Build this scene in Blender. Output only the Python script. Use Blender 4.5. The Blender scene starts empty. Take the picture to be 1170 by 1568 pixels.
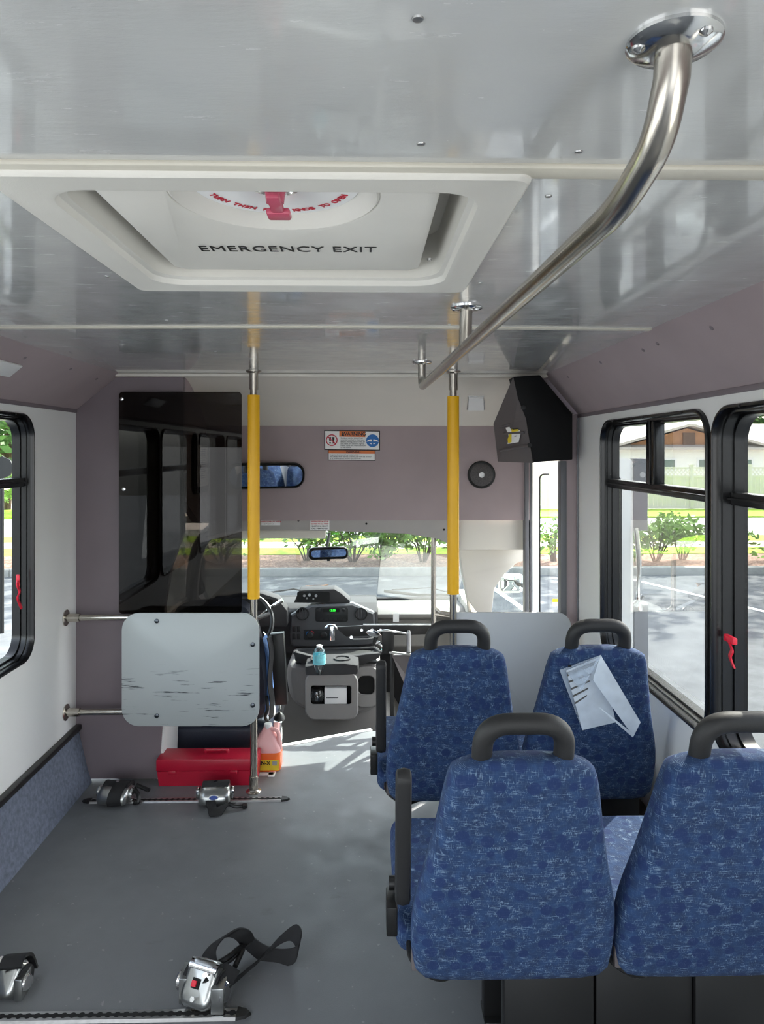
import bpy, bmesh, math, random
from mathutils import Vector, Matrix
random.seed(7)
C = bpy.context.scene
COL = C.collection
R = math.radians
PI = math.pi
# ------------------------------------------------------------------ camera
FPX = 1085.0; CH = 1.52; TY = 0.0212; HY = 690.0
cam = bpy.data.cameras.new('camera'); camo = bpy.data.objects.new('camera', cam); COL.objects.link(camo)
cam.sensor_fit = 'HORIZONTAL'; cam.sensor_width = 36.0; cam.lens = 36.0 * FPX / 1170.0
cam.shift_y = -(784.0 - HY) / 1170.0
cam.clip_start = 0.02; cam.clip_end = 400
camo.location = (0, 0, CH); camo.rotation_euler = (R(90), 0, -math.atan(TY))
C.camera = camo
# ------------------------------------------------------------------ world, sun, lights, exposure
w = bpy.data.worlds.new('world'); C.world = w; w.use_nodes = True
nt = w.node_tree; nt.nodes.clear()
sky = nt.nodes.new('ShaderNodeTexSky'); sky.sky_type = 'NISHITA'; sky.sun_disc = False
SUN = Vector((0.7, 0.76, 1.0)).normalized()
sky.sun_elevation = math.asin(SUN.z); sky.sun_rotation = math.atan2(SUN.x, SUN.y)
sky.air_density = 1.0; sky.dust_density = 2.5; sky.ozone_density = 1.0
bgn = nt.nodes.new('ShaderNodeBackground'); bgn.inputs['Strength'].default_value = 0.58
wo = nt.nodes.new('ShaderNodeOutputWorld')
hs = nt.nodes.new('ShaderNodeHueSaturation'); hs.inputs['Saturation'].default_value = 0.45; nt.links.new(sky.outputs[0], hs.inputs['Color']); nt.links.new(hs.outputs[0], bgn.inputs[0]); nt.links.new(bgn.outputs[0], wo.inputs[0])
sl = bpy.data.lights.new('sun', 'SUN'); sl.energy = 8.5; sl.angle = R(0.55); sl.color = (1.0, 0.95, 0.86)
so = bpy.data.objects.new('sun', sl); COL.objects.link(so)
so.rotation_euler = SUN.to_track_quat('Z', 'Y').to_euler()
def area(name, loc, direction, sx, sy, energy, color=(1, 1, 1)):
    l = bpy.data.lights.new(name, 'AREA'); l.shape = 'RECTANGLE'; l.size = sx; l.size_y = sy
    l.energy = energy; l.color = color
    o = bpy.data.objects.new(name, l); COL.objects.link(o); o.location = loc
    o.rotation_euler = (-Vector(direction)).to_track_quat('Z', 'Y').to_euler()
# added fill lamps behind the camera, brightening the interior in daylight tones
area('daylight_rear_door', (-0.25, -2.6, 1.15), (0, 1, 0.05), 1.5, 1.3, 5, (0.95, 0.98, 1.0))
area('daylight_window_right', (0.97, -0.2, 1.15), (-1, 0.25, -0.1), 2.2, 0.8, 11, (1.0, 0.98, 0.94))
area('daylight_window_left', (-1.30, 0.3, 1.15), (1, 0.25, -0.1), 2.2, 0.8, 8, (0.96, 0.98, 1.0))
C.view_settings.view_transform = 'Standard'; C.view_settings.look = 'None'
C.view_settings.exposure = 0.88; C.view_settings.gamma = 1.0
C.view_settings.use_curve_mapping = False
C.render.film_transparent = False
try:
    C.cycles.max_bounces = 10; C.cycles.transparent_max_bounces = 24; C.cycles.diffuse_bounces = 5
except Exception: pass
# ------------------------------------------------------------------ pixel -> place
def at(px, py, Y=None, X=None, Z=None):
    u = (px - 585.0) / FPX; v = (HY - py) / FPX
    c = 1 / math.sqrt(1 + TY * TY); s = TY * c
    d = Vector((u * c + s, c - u * s, v))
    if Y is not None: t = Y / d.y
    elif X is not None: t = X / d.x
    else: t = (Z - CH) / d.z
    return Vector((d.x * t, d.y * t, d.z * t + CH))
# ------------------------------------------------------------------ materials
def lin(c):
    return tuple((x / 12.92 if x <= 0.04045 else ((x + 0.055) / 1.055) ** 2.4) for x in c)
def hx(s):
    s = s.lstrip('#'); return lin(tuple(int(s[i:i + 2], 16) / 255 for i in (0, 2, 4)))
def sock(n, *names):
    for k in names:
        if k in n.inputs: return n.inputs[k]
def mat(name, col, rough=0.5, metal=0.0, var=0.06, scale=8.0, bump=0.0, bscale=200.0, spec=0.5, stretch=(1, 1, 1), coat=0, emit=None, aniso=0):
    m = bpy.data.materials.new(name); m.use_nodes = True
    t = m.node_tree; b = t.nodes['Principled BSDF']
    rgb = hx(col) if isinstance(col, str) else col
    tc = t.nodes.new('ShaderNodeTexCoord'); mp = t.nodes.new('ShaderNodeMapping')
    mp.inputs['Scale'].default_value = stretch
    t.links.new(tc.outputs['Object'], mp.inputs[0])
    no = t.nodes.new('ShaderNodeTexNoise'); no.inputs['Scale'].default_value = scale; no.inputs['Detail'].default_value = 5
    t.links.new(mp.outputs[0], no.inputs['Vector'])
    cr = t.nodes.new('ShaderNodeValToRGB')
    cr.color_ramp.elements[0].position = 0.3; cr.color_ramp.elements[1].position = 0.7
    cr.color_ramp.elements[0].color = tuple(max(0, x * (1 - var)) for x in rgb) + (1,)
    cr.color_ramp.elements[1].color = tuple(min(1, x * (1 + var)) for x in rgb) + (1,)
    t.links.new(no.outputs[0], cr.inputs[0]); t.links.new(cr.outputs[0], b.inputs['Base Color'])
    b.inputs['Roughness'].default_value = rough; b.inputs['Metallic'].default_value = metal
    s = sock(b, 'Specular IOR Level', 'Specular')
    if s: s.default_value = spec
    if coat: b.inputs['Coat Weight'].default_value = coat
    if emit:
        b.inputs['Emission Color'].default_value = hx(emit[0]) + (1,); b.inputs['Emission Strength'].default_value = emit[1]
    if bump:
        n2 = t.nodes.new('ShaderNodeTexNoise'); n2.inputs['Scale'].default_value = bscale; n2.inputs['Detail'].default_value = 3
        t.links.new(mp.outputs[0], n2.inputs['Vector'])
        bp = t.nodes.new('ShaderNodeBump'); bp.inputs['Strength'].default_value = bump; bp.inputs['Distance'].default_value = 0.01
        t.links.new(n2.outputs[0], bp.inputs['Height']); t.links.new(bp.outputs[0], b.inputs['Normal'])
    return m
def glass(name, tint=(1, 1, 1), refl=0.06, rough=0.0):
    m = bpy.data.materials.new(name); m.use_nodes = True
    t = m.node_tree; t.nodes.clear()
    o = t.nodes.new('ShaderNodeOutputMaterial'); mx = t.nodes.new('ShaderNodeMixShader')
    tr = t.nodes.new('ShaderNodeBsdfTransparent'); tr.inputs[0].default_value = tuple(tint) + (1,)
    gl = t.nodes.new('ShaderNodeBsdfGlossy'); gl.inputs['Roughness'].default_value = rough
    fr = t.nodes.new('ShaderNodeLayerWeight'); fr.inputs['Blend'].default_value = 0.18
    ma = t.nodes.new('ShaderNodeMath'); ma.operation = 'MULTIPLY_ADD'; ma.inputs[1].default_value = 0.5; ma.inputs[2].default_value = refl
    t.links.new(fr.outputs['Fresnel'], ma.inputs[0]); t.links.new(ma.outputs[0], mx.inputs[0])
    t.links.new(tr.outputs[0], mx.inputs[1]); t.links.new(gl.outputs[0], mx.inputs[2]); t.links.new(mx.outputs[0], o.inputs[0])
    return m
M = {}
M['wall'] = mat('white_wall_panel', '#efeeeb', 0.32, var=0.02, scale=2, bump=0.03, bscale=90)
M['cream'] = mat('cream_headliner', '#dcd6cb', 0.5, var=0.03, scale=3)
M['fabric_wall'] = mat('mauve_vinyl', '#a39495', 0.75, var=0.05, scale=5, bump=0.08, bscale=500)
M['fabric_dark'] = mat('bulkhead_vinyl', '#7d7277', 0.6, var=0.05, scale=4, bump=0.06, bscale=400)
M['batten'] = mat('beige_batten', '#cfcabc', 0.4, var=0.03)
M['hatchplastic'] = mat('hatch_plastic', '#dddad2', 0.42, var=0.02, bump=0.05, bscale=400)
M['black'] = mat('black_plastic', '#141414', 0.42, var=0.1)
M['blackgloss'] = mat('black_frame_gloss', '#0b0b0c', 0.25, var=0.1, scale=20)
M['rubber'] = mat('black_rubber', '#1b1b1c', 0.6, var=0.1, bump=0.05)
M['steel'] = mat('brushed_steel', '#b8b2a8', 0.24, 1.0, var=0.08, scale=30, stretch=(1, 1, 1))
M['chrome'] = mat('chrome', '#d9d9d8', 0.12, 1.0, var=0.04)
M['alu'] = mat('aluminium', '#b9b9b8', 0.38, 1.0, var=0.08, scale=60)
M['yellow'] = mat('yellow_sleeve', '#eeb204', 0.38, var=0.04, scale=6)
M['dash'] = mat('charcoal_dash', '#3b3a3b', 0.75, var=0.06, bump=0.1, bscale=600, spec=.2)
M['dashlight'] = mat('grey_dash', '#7c7975', 0.7, var=0.04, bump=0.1, bscale=600)
M['enginecover'] = mat('grey_console', '#8b8886', 0.5, var=0.04, bump=0.1, bscale=600)
M['bezel'] = mat('stack_bezel', '#47474a', 0.45, var=0.05)
M['hole'] = mat('pocket_interior', '#0d0d0d', 0.8)  # near-black, paints shade inside recesses; also black for wipers and displays
M['red'] = mat('red_toolbox_plastic', '#b01030', 0.4, var=0.05)
M['redtag'] = mat('red_tag', '#e0213a', 0.4, var=0.05)
M['redclear'] = mat('red_knob', '#c4536b', 0.25, var=0.08)
M['carpet'] = mat('blue_grey_carpet', '#6d7484', 0.95, var=0.25, scale=60, bump=0.5, bscale=500)
M['white'] = mat('white_plastic', '#e8e8e6', 0.4, var=0.02)
M['paper'] = mat('white_paper', '#f0f0ee', 0.7, var=0.02)
M['ink'] = mat('black_ink', '#151515', 0.5)
M['inkgrey'] = mat('grey_ink', '#5c5a58', 0.6)
M['inkred'] = mat('red_ink', '#c0203a', 0.5)
M['orange'] = mat('orange_ink', '#d9702a', 0.5)
M['blueink'] = mat('blue_ink', '#0f6ab4', 0.5)
M['yellowink'] = mat('yellow_ink', '#e8cf2c', 0.5)
M['navy'] = mat('navy_vinyl', '#1d2333', 0.55, var=0.1, bump=0.1)
M['strap'] = mat('black_webbing', '#161618', 0.7, var=0.15, scale=80, bump=0.3, bscale=900)
M['mirror'] = mat('mirror_glass', '#e6e8ea', 0.02, 1.0, var=0.0)
M['coverblack'] = mat('matt_black_cover', '#0d0d0e', 0.6, spec=.2)
M['header'] = mat('grey_header_trim', '#a5a09c', 0.5, var=0.04)
M['greybox'] = mat('grey_cover', '#5e5858', 0.5, var=0.05)
M['barrier'] = mat('grey_barrier_panel', '#bfc1c3', 0.4, var=0.03, scale=3)
M['greenled'] = mat('green_display', '#1a5a20', 0.3, emit=('#30ff40', 1.5))
M['glass'] = glass('window_glass', (0.86, 0.89, 0.87), 0.05)
M['windshield'] = glass('windshield_glass', (0.80, 0.90, 0.90), 0.015)
M['smoke'] = glass('smoked_acrylic', (0.24, 0.22, 0.20), 0.02)
M['clear'] = glass('clear_plastic', (0.88, 0.92, 0.94), 0.12, 0.08)
M['outwhite'] = mat('door_white', '#e4e6e6', 0.4, var=0.02)
M['doorgrey'] = mat('door_edge_grey', '#6b6c70', 0.4)

def nodes_mat(name):
    m = bpy.data.materials.new(name); m.use_nodes = True
    t = m.node_tree; return m, t, t.nodes['Principled BSDF']
def N(t, k, **kw):
    n = t.nodes.new(k)
    for a, b in kw.items(): setattr(n, a, b)
    return n
def ramp(t, stops):
    n = t.nodes.new('ShaderNodeValToRGB'); e = n.color_ramp.elements
    while len(e) < len(stops): e.new(0.5)
    for i, (p, c) in enumerate(stops): e[i].position = p; e[i].color = (hx(c) if isinstance(c, str) else c) + (1,)
    return n
def mix(t, fac, a, b, mode='MIX'):
    n = t.nodes.new('ShaderNodeMixRGB'); n.blend_type = mode
    for i, v in ((0, fac), (1, a), (2, b)):
        if hasattr(v, 'links') or isinstance(v, bpy.types.NodeSocket): t.links.new(v, n.inputs[i])
        elif isinstance(v, str): n.inputs[i].default_value = hx(v) + (1,)
        else: n.inputs[i].default_value = v
    return n.outputs[0]
def coords(t, kind='Object', scale=(1, 1, 1), rot=(0, 0, 0)):
    tc = N(t, 'ShaderNodeTexCoord'); mp = N(t, 'ShaderNodeMapping'); mp.inputs['Scale'].default_value = scale
    mp.inputs['Rotation'].default_value = rot
    t.links.new(tc.outputs[kind], mp.inputs[0]); return mp.outputs[0]
def noise(t, vec, scale, detail=4, rough=0.5):
    n = N(t, 'ShaderNodeTexNoise'); n.inputs['Scale'].default_value = scale; n.inputs['Detail'].default_value = detail
    n.inputs['Roughness'].default_value = rough
    t.links.new(vec, n.inputs['Vector']); return n.outputs[0]
def bumpn(t, b, h, strength, dist=0.01):
    bp = N(t, 'ShaderNodeBump'); bp.inputs['Strength'].default_value = strength; bp.inputs['Distance'].default_value = dist
    t.links.new(h, bp.inputs['Height']); t.links.new(bp.outputs[0], b.inputs['Normal'])
# seat moquette: blue weave, pale threads, dark round dots
def seat_fabric():
    m, t, b = nodes_mat('blue_patterned_moquette')
    v = coords(t)
    base = ramp(t, [(0.3, '#162c4f'), (0.7, '#203d66')]); t.links.new(noise(t, v, 45, 3), base.inputs[0])
    col = base.outputs[0]
    vor = N(t, 'ShaderNodeTexVoronoi'); vor.inputs['Scale'].default_value = 27; t.links.new(v, vor.inputs['Vector'])
    vor.inputs['Randomness'].default_value = 0.75
    dr = ramp(t, [(0.36, (1, 1, 1)), (0.40, (0, 0, 0))]); t.links.new(vor.outputs['Distance'], dr.inputs[0])
    sel = ramp(t, [(0.34, (0, 0, 0)), (0.38, (1, 1, 1))]); t.links.new(vor.outputs['Color'], sel.inputs[0])
    fac = mix(t, 1.0, dr.outputs[0], sel.outputs[0], 'MULTIPLY')
    for sc, rt in (((560, 560, 48), 0), ((48, 48, 560), 0)):
        vv = coords(t, scale=sc)
        th = ramp(t, [(0.56, (0, 0, 0)), (0.64, (0.7, 0.7, 0.7))]); t.links.new(noise(t, vv, 1.0, 2), th.inputs[0])
        gate = ramp(t, [(0.45, (0.10, 0.10, 0.10)), (0.62, (1, 1, 1))]); t.links.new(noise(t, v, 60, 3), gate.inputs[0])
        f2 = mix(t, 1.0, th.outputs[0], gate.outputs[0], 'MULTIPLY')
        col = mix(t, f2, col, '#7389a1')
    col = mix(t, mix(t, 0.78, (0, 0, 0, 1), fac), col, '#0f2756')
    t.links.new(col, b.inputs['Base Color']); b.inputs['Roughness'].default_value = 0.9
    s = sock(b, 'Sheen Weight')
    if s: s.default_value = 0.0
    bumpn(t, b, noise(t, v, 700, 2), 0.25, 0.004)
    return m
M['seat'] = seat_fabric()
def ceiling_mat():
    m, t, b = nodes_mat('glossy_white_ceiling_sheet')
    v = coords(t)
    c = ramp(t, [(0.3, '#bcbdbc'), (0.7, '#c8c9c7')]); t.links.new(noise(t, v, 3, 3), c.inputs[0]); t.links.new(c.outputs[0], b.inputs['Base Color'])
    r = ramp(t, [(0.35, (0.12, 0.12, 0.12)), (0.7, (0.30, 0.30, 0.30))])
    v2 = coords(t, scale=(1.2, 6, 1)); t.links.new(noise(t, v2, 6, 6, 0.7), r.inputs[0]); t.links.new(r.outputs[0], b.inputs['Roughness'])
    s = sock(b, 'Specular IOR Level', 'Specular'); s.default_value = 0.9
    b.inputs['Coat Weight'].default_value = 0.9; b.inputs['Coat Roughness'].default_value = 0.06
    h1 = noise(t, coords(t, scale=(2.2, 1.2, 1)), 2.2, 2)
    h2 = noise(t, coords(t, scale=(9, 34, 1), rot=(0, 0, 0.1)), 1.6, 6, 0.75)
    h = mix(t, 0.035, h1, h2)
    bumpn(t, b, h, 0.5, 0.035)
    return m
M['ceiling'] = ceiling_mat()
def floor_mat():
    m, t, b = nodes_mat('grey_vinyl_floor')
    v = coords(t)
    c = ramp(t, [(0.2, '#66686b'), (0.8, '#787a7c')]); t.links.new(noise(t, v, 1.6, 5), c.inputs[0])
    st = ramp(t, [(0.62, (0, 0, 0)), (0.78, (1, 1, 1))]); t.links.new(noise(t, coords(t, scale=(1.4, 2.6, 1)), 5, 6, 0.65), st.inputs[0])
    col = mix(t, mix(t, 0.4, (0, 0, 0, 1), st.outputs[0]), c.outputs[0], '#4c4a47')
    sp = ramp(t, [(0.70, (0, 0, 0)), (0.74, (1, 1, 1))]); t.links.new(noise(t, v, 42, 2), sp.inputs[0])
    col = mix(t, mix(t, 0.22, (0, 0, 0, 1), sp.outputs[0]), col, '#c4c2bc')
    t.links.new(col, b.inputs['Base Color'])
    r = ramp(t, [(0.3, (0.38, 0.38, 0.38)), (0.7, (0.58, 0.58, 0.58))]); t.links.new(noise(t, v, 9, 4), r.inputs[0]); t.links.new(r.outputs[0], b.inputs['Roughness'])
    bumpn(t, b, noise(t, v, 300, 3), 0.15, 0.004)
    return m
M['floor'] = floor_mat()
def scratched():
    m, t, b = nodes_mat('scuffed_grey_panel')
    v = coords(t)
    mk = ramp(t, [(0.60, (0, 0, 0)), (0.65, (1, 1, 1))]); t.links.new(noise(t, coords(t, scale=(5.5, 1, 85)), 1.0, 4, 0.6), mk.inputs[0])
    sx = N(t, 'ShaderNodeSeparateXYZ'); t.links.new(v, sx.inputs[0])
    mr = N(t, 'ShaderNodeMapRange'); mr.inputs['From Min'].default_value = 0.03; mr.inputs['From Max'].default_value = -0.07
    t.links.new(sx.outputs['Z'], mr.inputs['Value'])
    f = mix(t, 1.0, mk.outputs[0], mr.outputs[0], 'MULTIPLY')
    col = mix(t, f, '#b0b5b4', '#33363a')
    t.links.new(col, b.inputs['Base Color']); b.inputs['Roughness'].default_value = 0.4
    return m
M['scuffed'] = scratched()
def ground_mat(name, stops, sc, rough=0.9, bump=0.4, bs=60, extra=None):
    m, t, b = nodes_mat(name)
    v = coords(t)
    c = ramp(t, stops); t.links.new(noise(t, v, sc, 6, 0.65), c.inputs[0])
    col = c.outputs[0]
    if extra:
        e = ramp(t, [(extra[1], (0, 0, 0)), (extra[1] + 0.03, (1, 1, 1))]); t.links.new(noise(t, v, extra[0], 3), e.inputs[0]); col = mix(t, e.outputs[0], col, extra[2])
    t.links.new(col, b.inputs['Base Color']); b.inputs['Roughness'].default_value = rough
    bumpn(t, b, noise(t, v, bs, 4), bump, 0.02)
    return m
M['asphalt'] = ground_mat('asphalt', [(0.3, '#5a5e62'), (0.7, '#787c7f')], 3)
M['road'] = ground_mat('road', [(0.3, '#a5a7a8'), (0.7, '#b9baba')], 1.5)
M['walk'] = ground_mat('pavement', [(0.3, '#bdb8ad'), (0.7, '#d2cdc2')], 2)
M['curb'] = ground_mat('curb_concrete', [(0.3, '#8b8c88'), (0.7, '#a4a49e')], 5)
M['grass'] = ground_mat('lawn', [(0.3, '#8fb52c'), (0.7, '#bfe04a')], 12, bump=0.8)
M['mulch'] = ground_mat('mulch', [(0.25, '#4d3a31'), (0.5, '#93705d'), (0.75, '#c9b09c')], 22, bump=1.0, bs=30)
M['leaf'] = mat('leaf_green', '#84ab4a', 0.5, var=0.45, scale=3)
M['leafdark'] = mat('tree_leaf', '#48702a', 0.5, var=0.4, scale=1)
M['bark'] = mat('bark', '#5c4a3c', 0.9, var=0.3, scale=20, bump=0.5, bscale=60)
M['housewall'] = mat('house_wall', '#eceee8', 0.7, var=0.02)
M['housewood'] = mat('gable_boards', '#9a6f4c', 0.7, var=0.15, scale=6, stretch=(6, 6, 0.4))
M['shingle'] = mat('roof_shingles', '#b3aea6', 0.8, var=0.1, scale=20)
M['fence'] = mat('vinyl_fence', '#dcd9d0', 0.5, var=0.02)

# ------------------------------------------------------------------ mesh helpers
def bmn(): return bmesh.new()
def box(bm, a, b, bev=0.0, seg=2):
    a = Vector(a); b = Vector(b); lo = Vector(map(min, a, b)); hi = Vector(map(max, a, b))
    t = bmesh.new(); bmesh.ops.create_cube(t, size=1)
    for v in t.verts: v.co = Vector((lo[i] + (v.co[i] + 0.5) * (hi[i] - lo[i]) for i in range(3)))
    if bev > 0:
        bev = min(bev, 0.49 * min(hi[i] - lo[i] for i in range(3)))
        bmesh.ops.bevel(t, geom=t.edges[:], offset=bev, segments=seg, profile=0.5, affect='EDGES')
    merge(bm, t)
def merge(bm, t, mtx=None):
    if mtx is not None: bmesh.ops.transform(t, matrix=mtx, verts=t.verts)
    me = bpy.data.meshes.new('tmp'); t.to_mesh(me); t.free(); bm.from_mesh(me); bpy.data.meshes.remove(me)
def frame_of(d):
    d = d.normalized(); up = Vector((0, 0, 1)) if abs(d.z) < 0.95 else Vector((1, 0, 0))
    x = d.cross(up).normalized(); y = x.cross(d).normalized(); return x, y
def tube(bm, pts, r, n=14, caps=True, flat=None):
    pts = [Vector(p) for p in pts]; rings = []
    x, y = frame_of(pts[1] - pts[0]); prev = (pts[1] - pts[0]).normalized()
    for i, p in enumerate(pts):
        if i == 0: d = (pts[1] - pts[0]).normalized()
        elif i == len(pts) - 1: d = (pts[-1] - pts[-2]).normalized()
        else: d = ((pts[i] - pts[i - 1]).normalized() + (pts[i + 1] - pts[i]).normalized()).normalized()
        q = prev.rotation_difference(d); x = q @ x; y = q @ y; prev = d
        rr = r[i] if isinstance(r, (list, tuple)) else r
        ry = rr if flat is None else rr * flat
        rings.append([bm.verts.new(p + x * (rr * math.cos(2 * PI * k / n)) + y * (ry * math.sin(2 * PI * k / n))) for k in range(n)])
    for a, b in zip(rings, rings[1:]):
        for k in range(n): bm.faces.new((a[k], a[(k + 1) % n], b[(k + 1) % n], b[k]))
    if caps: bm.faces.new(rings[0][::-1]); bm.faces.new(rings[-1])
def cyl(bm, a, b, r, n=18): tube(bm, [a, b], r, n)
def fillet(pts, rad, n=6):
    pts = [Vector(p) for p in pts]; out = [pts[0]]
    for i in range(1, len(pts) - 1):
        a, b, c = pts[i - 1], pts[i], pts[i + 1]
        r = min(rad, (b - a).length * 0.49, (c - b).length * 0.49)
        p = b + (a - b).normalized() * r; q = b + (c - b).normalized() * r
        for k in range(n + 1):
            t = k / n; out.append(p * (1 - t) ** 2 + b * 2 * t * (1 - t) + q * t * t)
    out.append(pts[-1]); return out
def loft(bm, loops, cap0=True, cap1=True, fan=False):
    vs = [[bm.verts.new(p) for p in l] for l in loops]; n = len(vs[0])
    for a, b in zip(vs, vs[1:]):
        for k in range(n): bm.faces.new((a[k], a[(k + 1) % n], b[(k + 1) % n], b[k]))
    for flag, l in ((cap0, vs[0]), (cap1, vs[-1])):
        if flag:
            if fan:
                c = bm.verts.new(sum((v.co for v in l), Vector()) / n)
                for k in range(n): bm.faces.new((l[k], l[(k + 1) % n], c))
            else: bm.faces.new(l)
def lathe(bm, prof, c=(0, 0, 0), n=24, axis='Z', cap=True):
    c = Vector(c); loops = []
    for r, h in prof:
        l = []
        for k in range(n):
            a = 2 * PI * k / n; p = Vector((r * math.cos(a), r * math.sin(a), h))
            if axis == 'Y': p = Vector((p.x, p.z, p.y))
            if axis == 'X': p = Vector((p.z, p.x, p.y))
            l.append(c + p)
        loops.append(l)
    loft(bm, loops, cap, cap)
def prism(bm, poly, d, bev=0.0):
    """poly: list of world points (planar), d: extrusion vector"""
    t = bmesh.new(); vs = [t.verts.new(Vector(p)) for p in poly]; f = t.faces.new(vs)
    r = bmesh.ops.extrude_face_region(t, geom=[f]); bmesh.ops.translate(t, verts=[e for e in r['geom'] if isinstance(e, bmesh.types.BMVert)], vec=Vector(d))
    bmesh.ops.recalc_face_normals(t, faces=t.faces[:])
    if bev: bmesh.ops.bevel(t, geom=t.edges[:], offset=bev, segments=2, profile=0.5, affect='EDGES')
    merge(bm, t)
def rr(cx, cy, hw, hh, r, n=6):
    r = max(0.0005, min(r, hw * 0.999, hh * 0.999)); out = []
    for qx, qy, a0 in ((1, 1, 0), (-1, 1, 90), (-1, -1, 180), (1, -1, 270)):
        for k in range(n + 1):
            a = R(a0 + 90 * k / n); out.append((cx + qx * (hw - r) + r * math.cos(a), cy + qy * (hh - r) + r * math.sin(a)))
    return out
def orr(cx, cy, hw, hh, n=6):
    """rectangle loop with the same count as rr"""
    out = []
    for qx, qy, flip in ((1, 1, 0), (-1, 1, 1), (-1, -1, 0), (1, -1, 1)):
        for k in range(n + 1):
            t = k / n
            out.append((qx, qy, t, flip))
    res = []
    for qx, qy, t, flip in out: res.append((cx + qx * hw, cy + qy * hh))
    return res
def offset_loop(p, d):
    n = len(p); out = []
    for i in range(n):
        a = Vector(p[i - 1]); b = Vector(p[i]); c = Vector(p[(i + 1) % n])
        e1 = (b - a).normalized(); e2 = (c - b).normalized()
        nn = (Vector((e1.y, -e1.x)) + Vector((e2.y, -e2.x)))
        nn = nn.normalized() if nn.length > 1e-6 else Vector((e1.y, -e1.x))
        out.append((b.x - nn.x * d, b.y - nn.y * d))
    return out
def smooth_poly(p, it=2):
    for _ in range(it):
        q = []
        for i in range(len(p)):
            a = p[i]; b = p[(i + 1) % len(p)]
            q.append((a[0] * .75 + b[0] * .25, a[1] * .75 + b[1] * .25)); q.append((a[0] * .25 + b[0] * .75, a[1] * .25 + b[1] * .75))
        p = q
    return p
def pillow(bm, outline, prof, mapf):
    """outline ccw 2D; prof list of (inset, depth)"""
    loft(bm, [[mapf(x, y, dz) for x, y in offset_loop(outline, ins)] for ins, dz in prof], fan=True)
def ribbon(bm, pts, width, side, th=0.002):
    pts = [Vector(p) for p in pts]; loops = []
    for i, p in enumerate(pts):
        s = Vector(side[i] if isinstance(side, list) else side).normalized()
        d = (pts[min(i + 1, len(pts) - 1)] - pts[max(i - 1, 0)]).normalized(); n = d.cross(s).normalized() * th
        s = s * width / 2
        loops.append([p - s - n, p + s - n, p + s + n, p - s + n])
    loft(bm, loops)
def catmull(pts, n=8):
    pts = [Vector(p) for p in pts]; P = [pts[0]] + pts + [pts[-1]]; out = []
    for i in range(1, len(P) - 2):
        for k in range(n):
            t = k / n; a, b, c, d = P[i - 1], P[i], P[i + 1], P[i + 2]
            out.append(0.5 * ((2 * b) + (c - a) * t + (2 * a - 5 * b + 4 * c - d) * t * t + (3 * b - a - 3 * c + d) * t ** 3))
    out.append(pts[-1]); return out
def wpos(o):
    v = Vector((0, 0, 0))
    while o is not None: v = v + o.location; o = o.parent
    return v
def obj(name, bm, m, parent=None, smooth=True, angle=35, origin=None, local=False):
    bmesh.ops.recalc_face_normals(bm, faces=bm.faces[:])
    off = Vector((0, 0, 0))
    if not local:
        if parent is not None:
            off = wpos(parent)
    loc = Vector((0, 0, 0))
    if parent is None and len(bm.verts):
        lo = Vector([min(v.co[i] for v in bm.verts) for i in range(3)]); hi = Vector([max(v.co[i] for v in bm.verts) for i in range(3)])
        loc = Vector(((lo.x + hi.x) / 2, (lo.y + hi.y) / 2, lo.z)) if origin is None else Vector(origin); off = loc
    elif origin is not None:
        loc = Vector(origin) - off; off = Vector(origin)
    bmesh.ops.translate(bm, verts=bm.verts[:], vec=-off)
    me = bpy.data.meshes.new(name); bm.to_mesh(me); bm.free()
    me.materials.append(M[m] if isinstance(m, str) else m)
    if smooth:
        for p in me.polygons: p.use_smooth = True
        try: me.set_sharp_from_angle(angle=R(angle))
        except Exception: pass
    o = bpy.data.objects.new(name, me); COL.objects.link(o); o.location = loc
    if parent is not None: o.parent = parent
    return o
def tag(o, label, cat, group=None):
    o['label'] = label; o['category'] = cat
    if group: o['group'] = group
    return o
def thing(name, loc, label, cat, group=None):
    o = bpy.data.objects.new(name, None); COL.objects.link(o); o.location = loc; o.empty_display_size = 0.05
    return tag(o, label, cat, group)
def struct(name, bm=None, m=None, loc=None, **k):
    if bm is None:
        o = bpy.data.objects.new(name, None); COL.objects.link(o); o.location = loc; o.empty_display_size = 0.1
    else: o = obj(name, bm, m, **k)
    o['kind'] = 'structure'; return o
def dup(root, loc, label, group=None):
    r = root.copy(); COL.objects.link(r); r.location = loc; r['label'] = label
    if group: r['group'] = group
    for ch in list(root.children):
        c = ch.copy(); COL.objects.link(c); c.parent = r
        for g in ch.children:
            d = g.copy(); COL.objects.link(d); d.parent = c
    return r
def text(body, size, m, parent, pos, right, up, name='lettering', depth=0.0004, align='CENTER', bold=0.0, sx=1.0, sp=1.0):
    cu = bpy.data.curves.new('t', 'FONT'); cu.body = body; cu.size = size; cu.align_x = align; cu.align_y = 'CENTER'
    cu.extrude = depth; cu.offset = bold; cu.space_character = sp
    t = bpy.data.objects.new('t', cu); COL.objects.link(t)
    dg = bpy.context.evaluated_depsgraph_get(); me = bpy.data.meshes.new_from_object(t.evaluated_get(dg))
    bpy.data.objects.remove(t); bpy.data.curves.remove(cu)
    r = Vector(right).normalized(); u = Vector(up).normalized(); n = r.cross(u)
    bm = bmesh.new(); bm.from_mesh(me); bpy.data.meshes.remove(me)
    pos = Vector(pos)
    for v in bm.verts: v.co = pos + r * v.co.x * sx + u * v.co.y + n * v.co.z
    return obj(name, bm, m, parent, smooth=False)
def quad(bm, pts): bm.faces.new([bm.verts.new(Vector(p)) for p in pts])

# ------------------------------------------------------------------ the setting
XL, XR, YF, ZC, YB = -1.335, 0.985, 3.28, 1.874, -3.0
XCL, XCR, ZV = -1.13, 0.825, 1.685      # cove lines
ZG = -0.78
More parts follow.
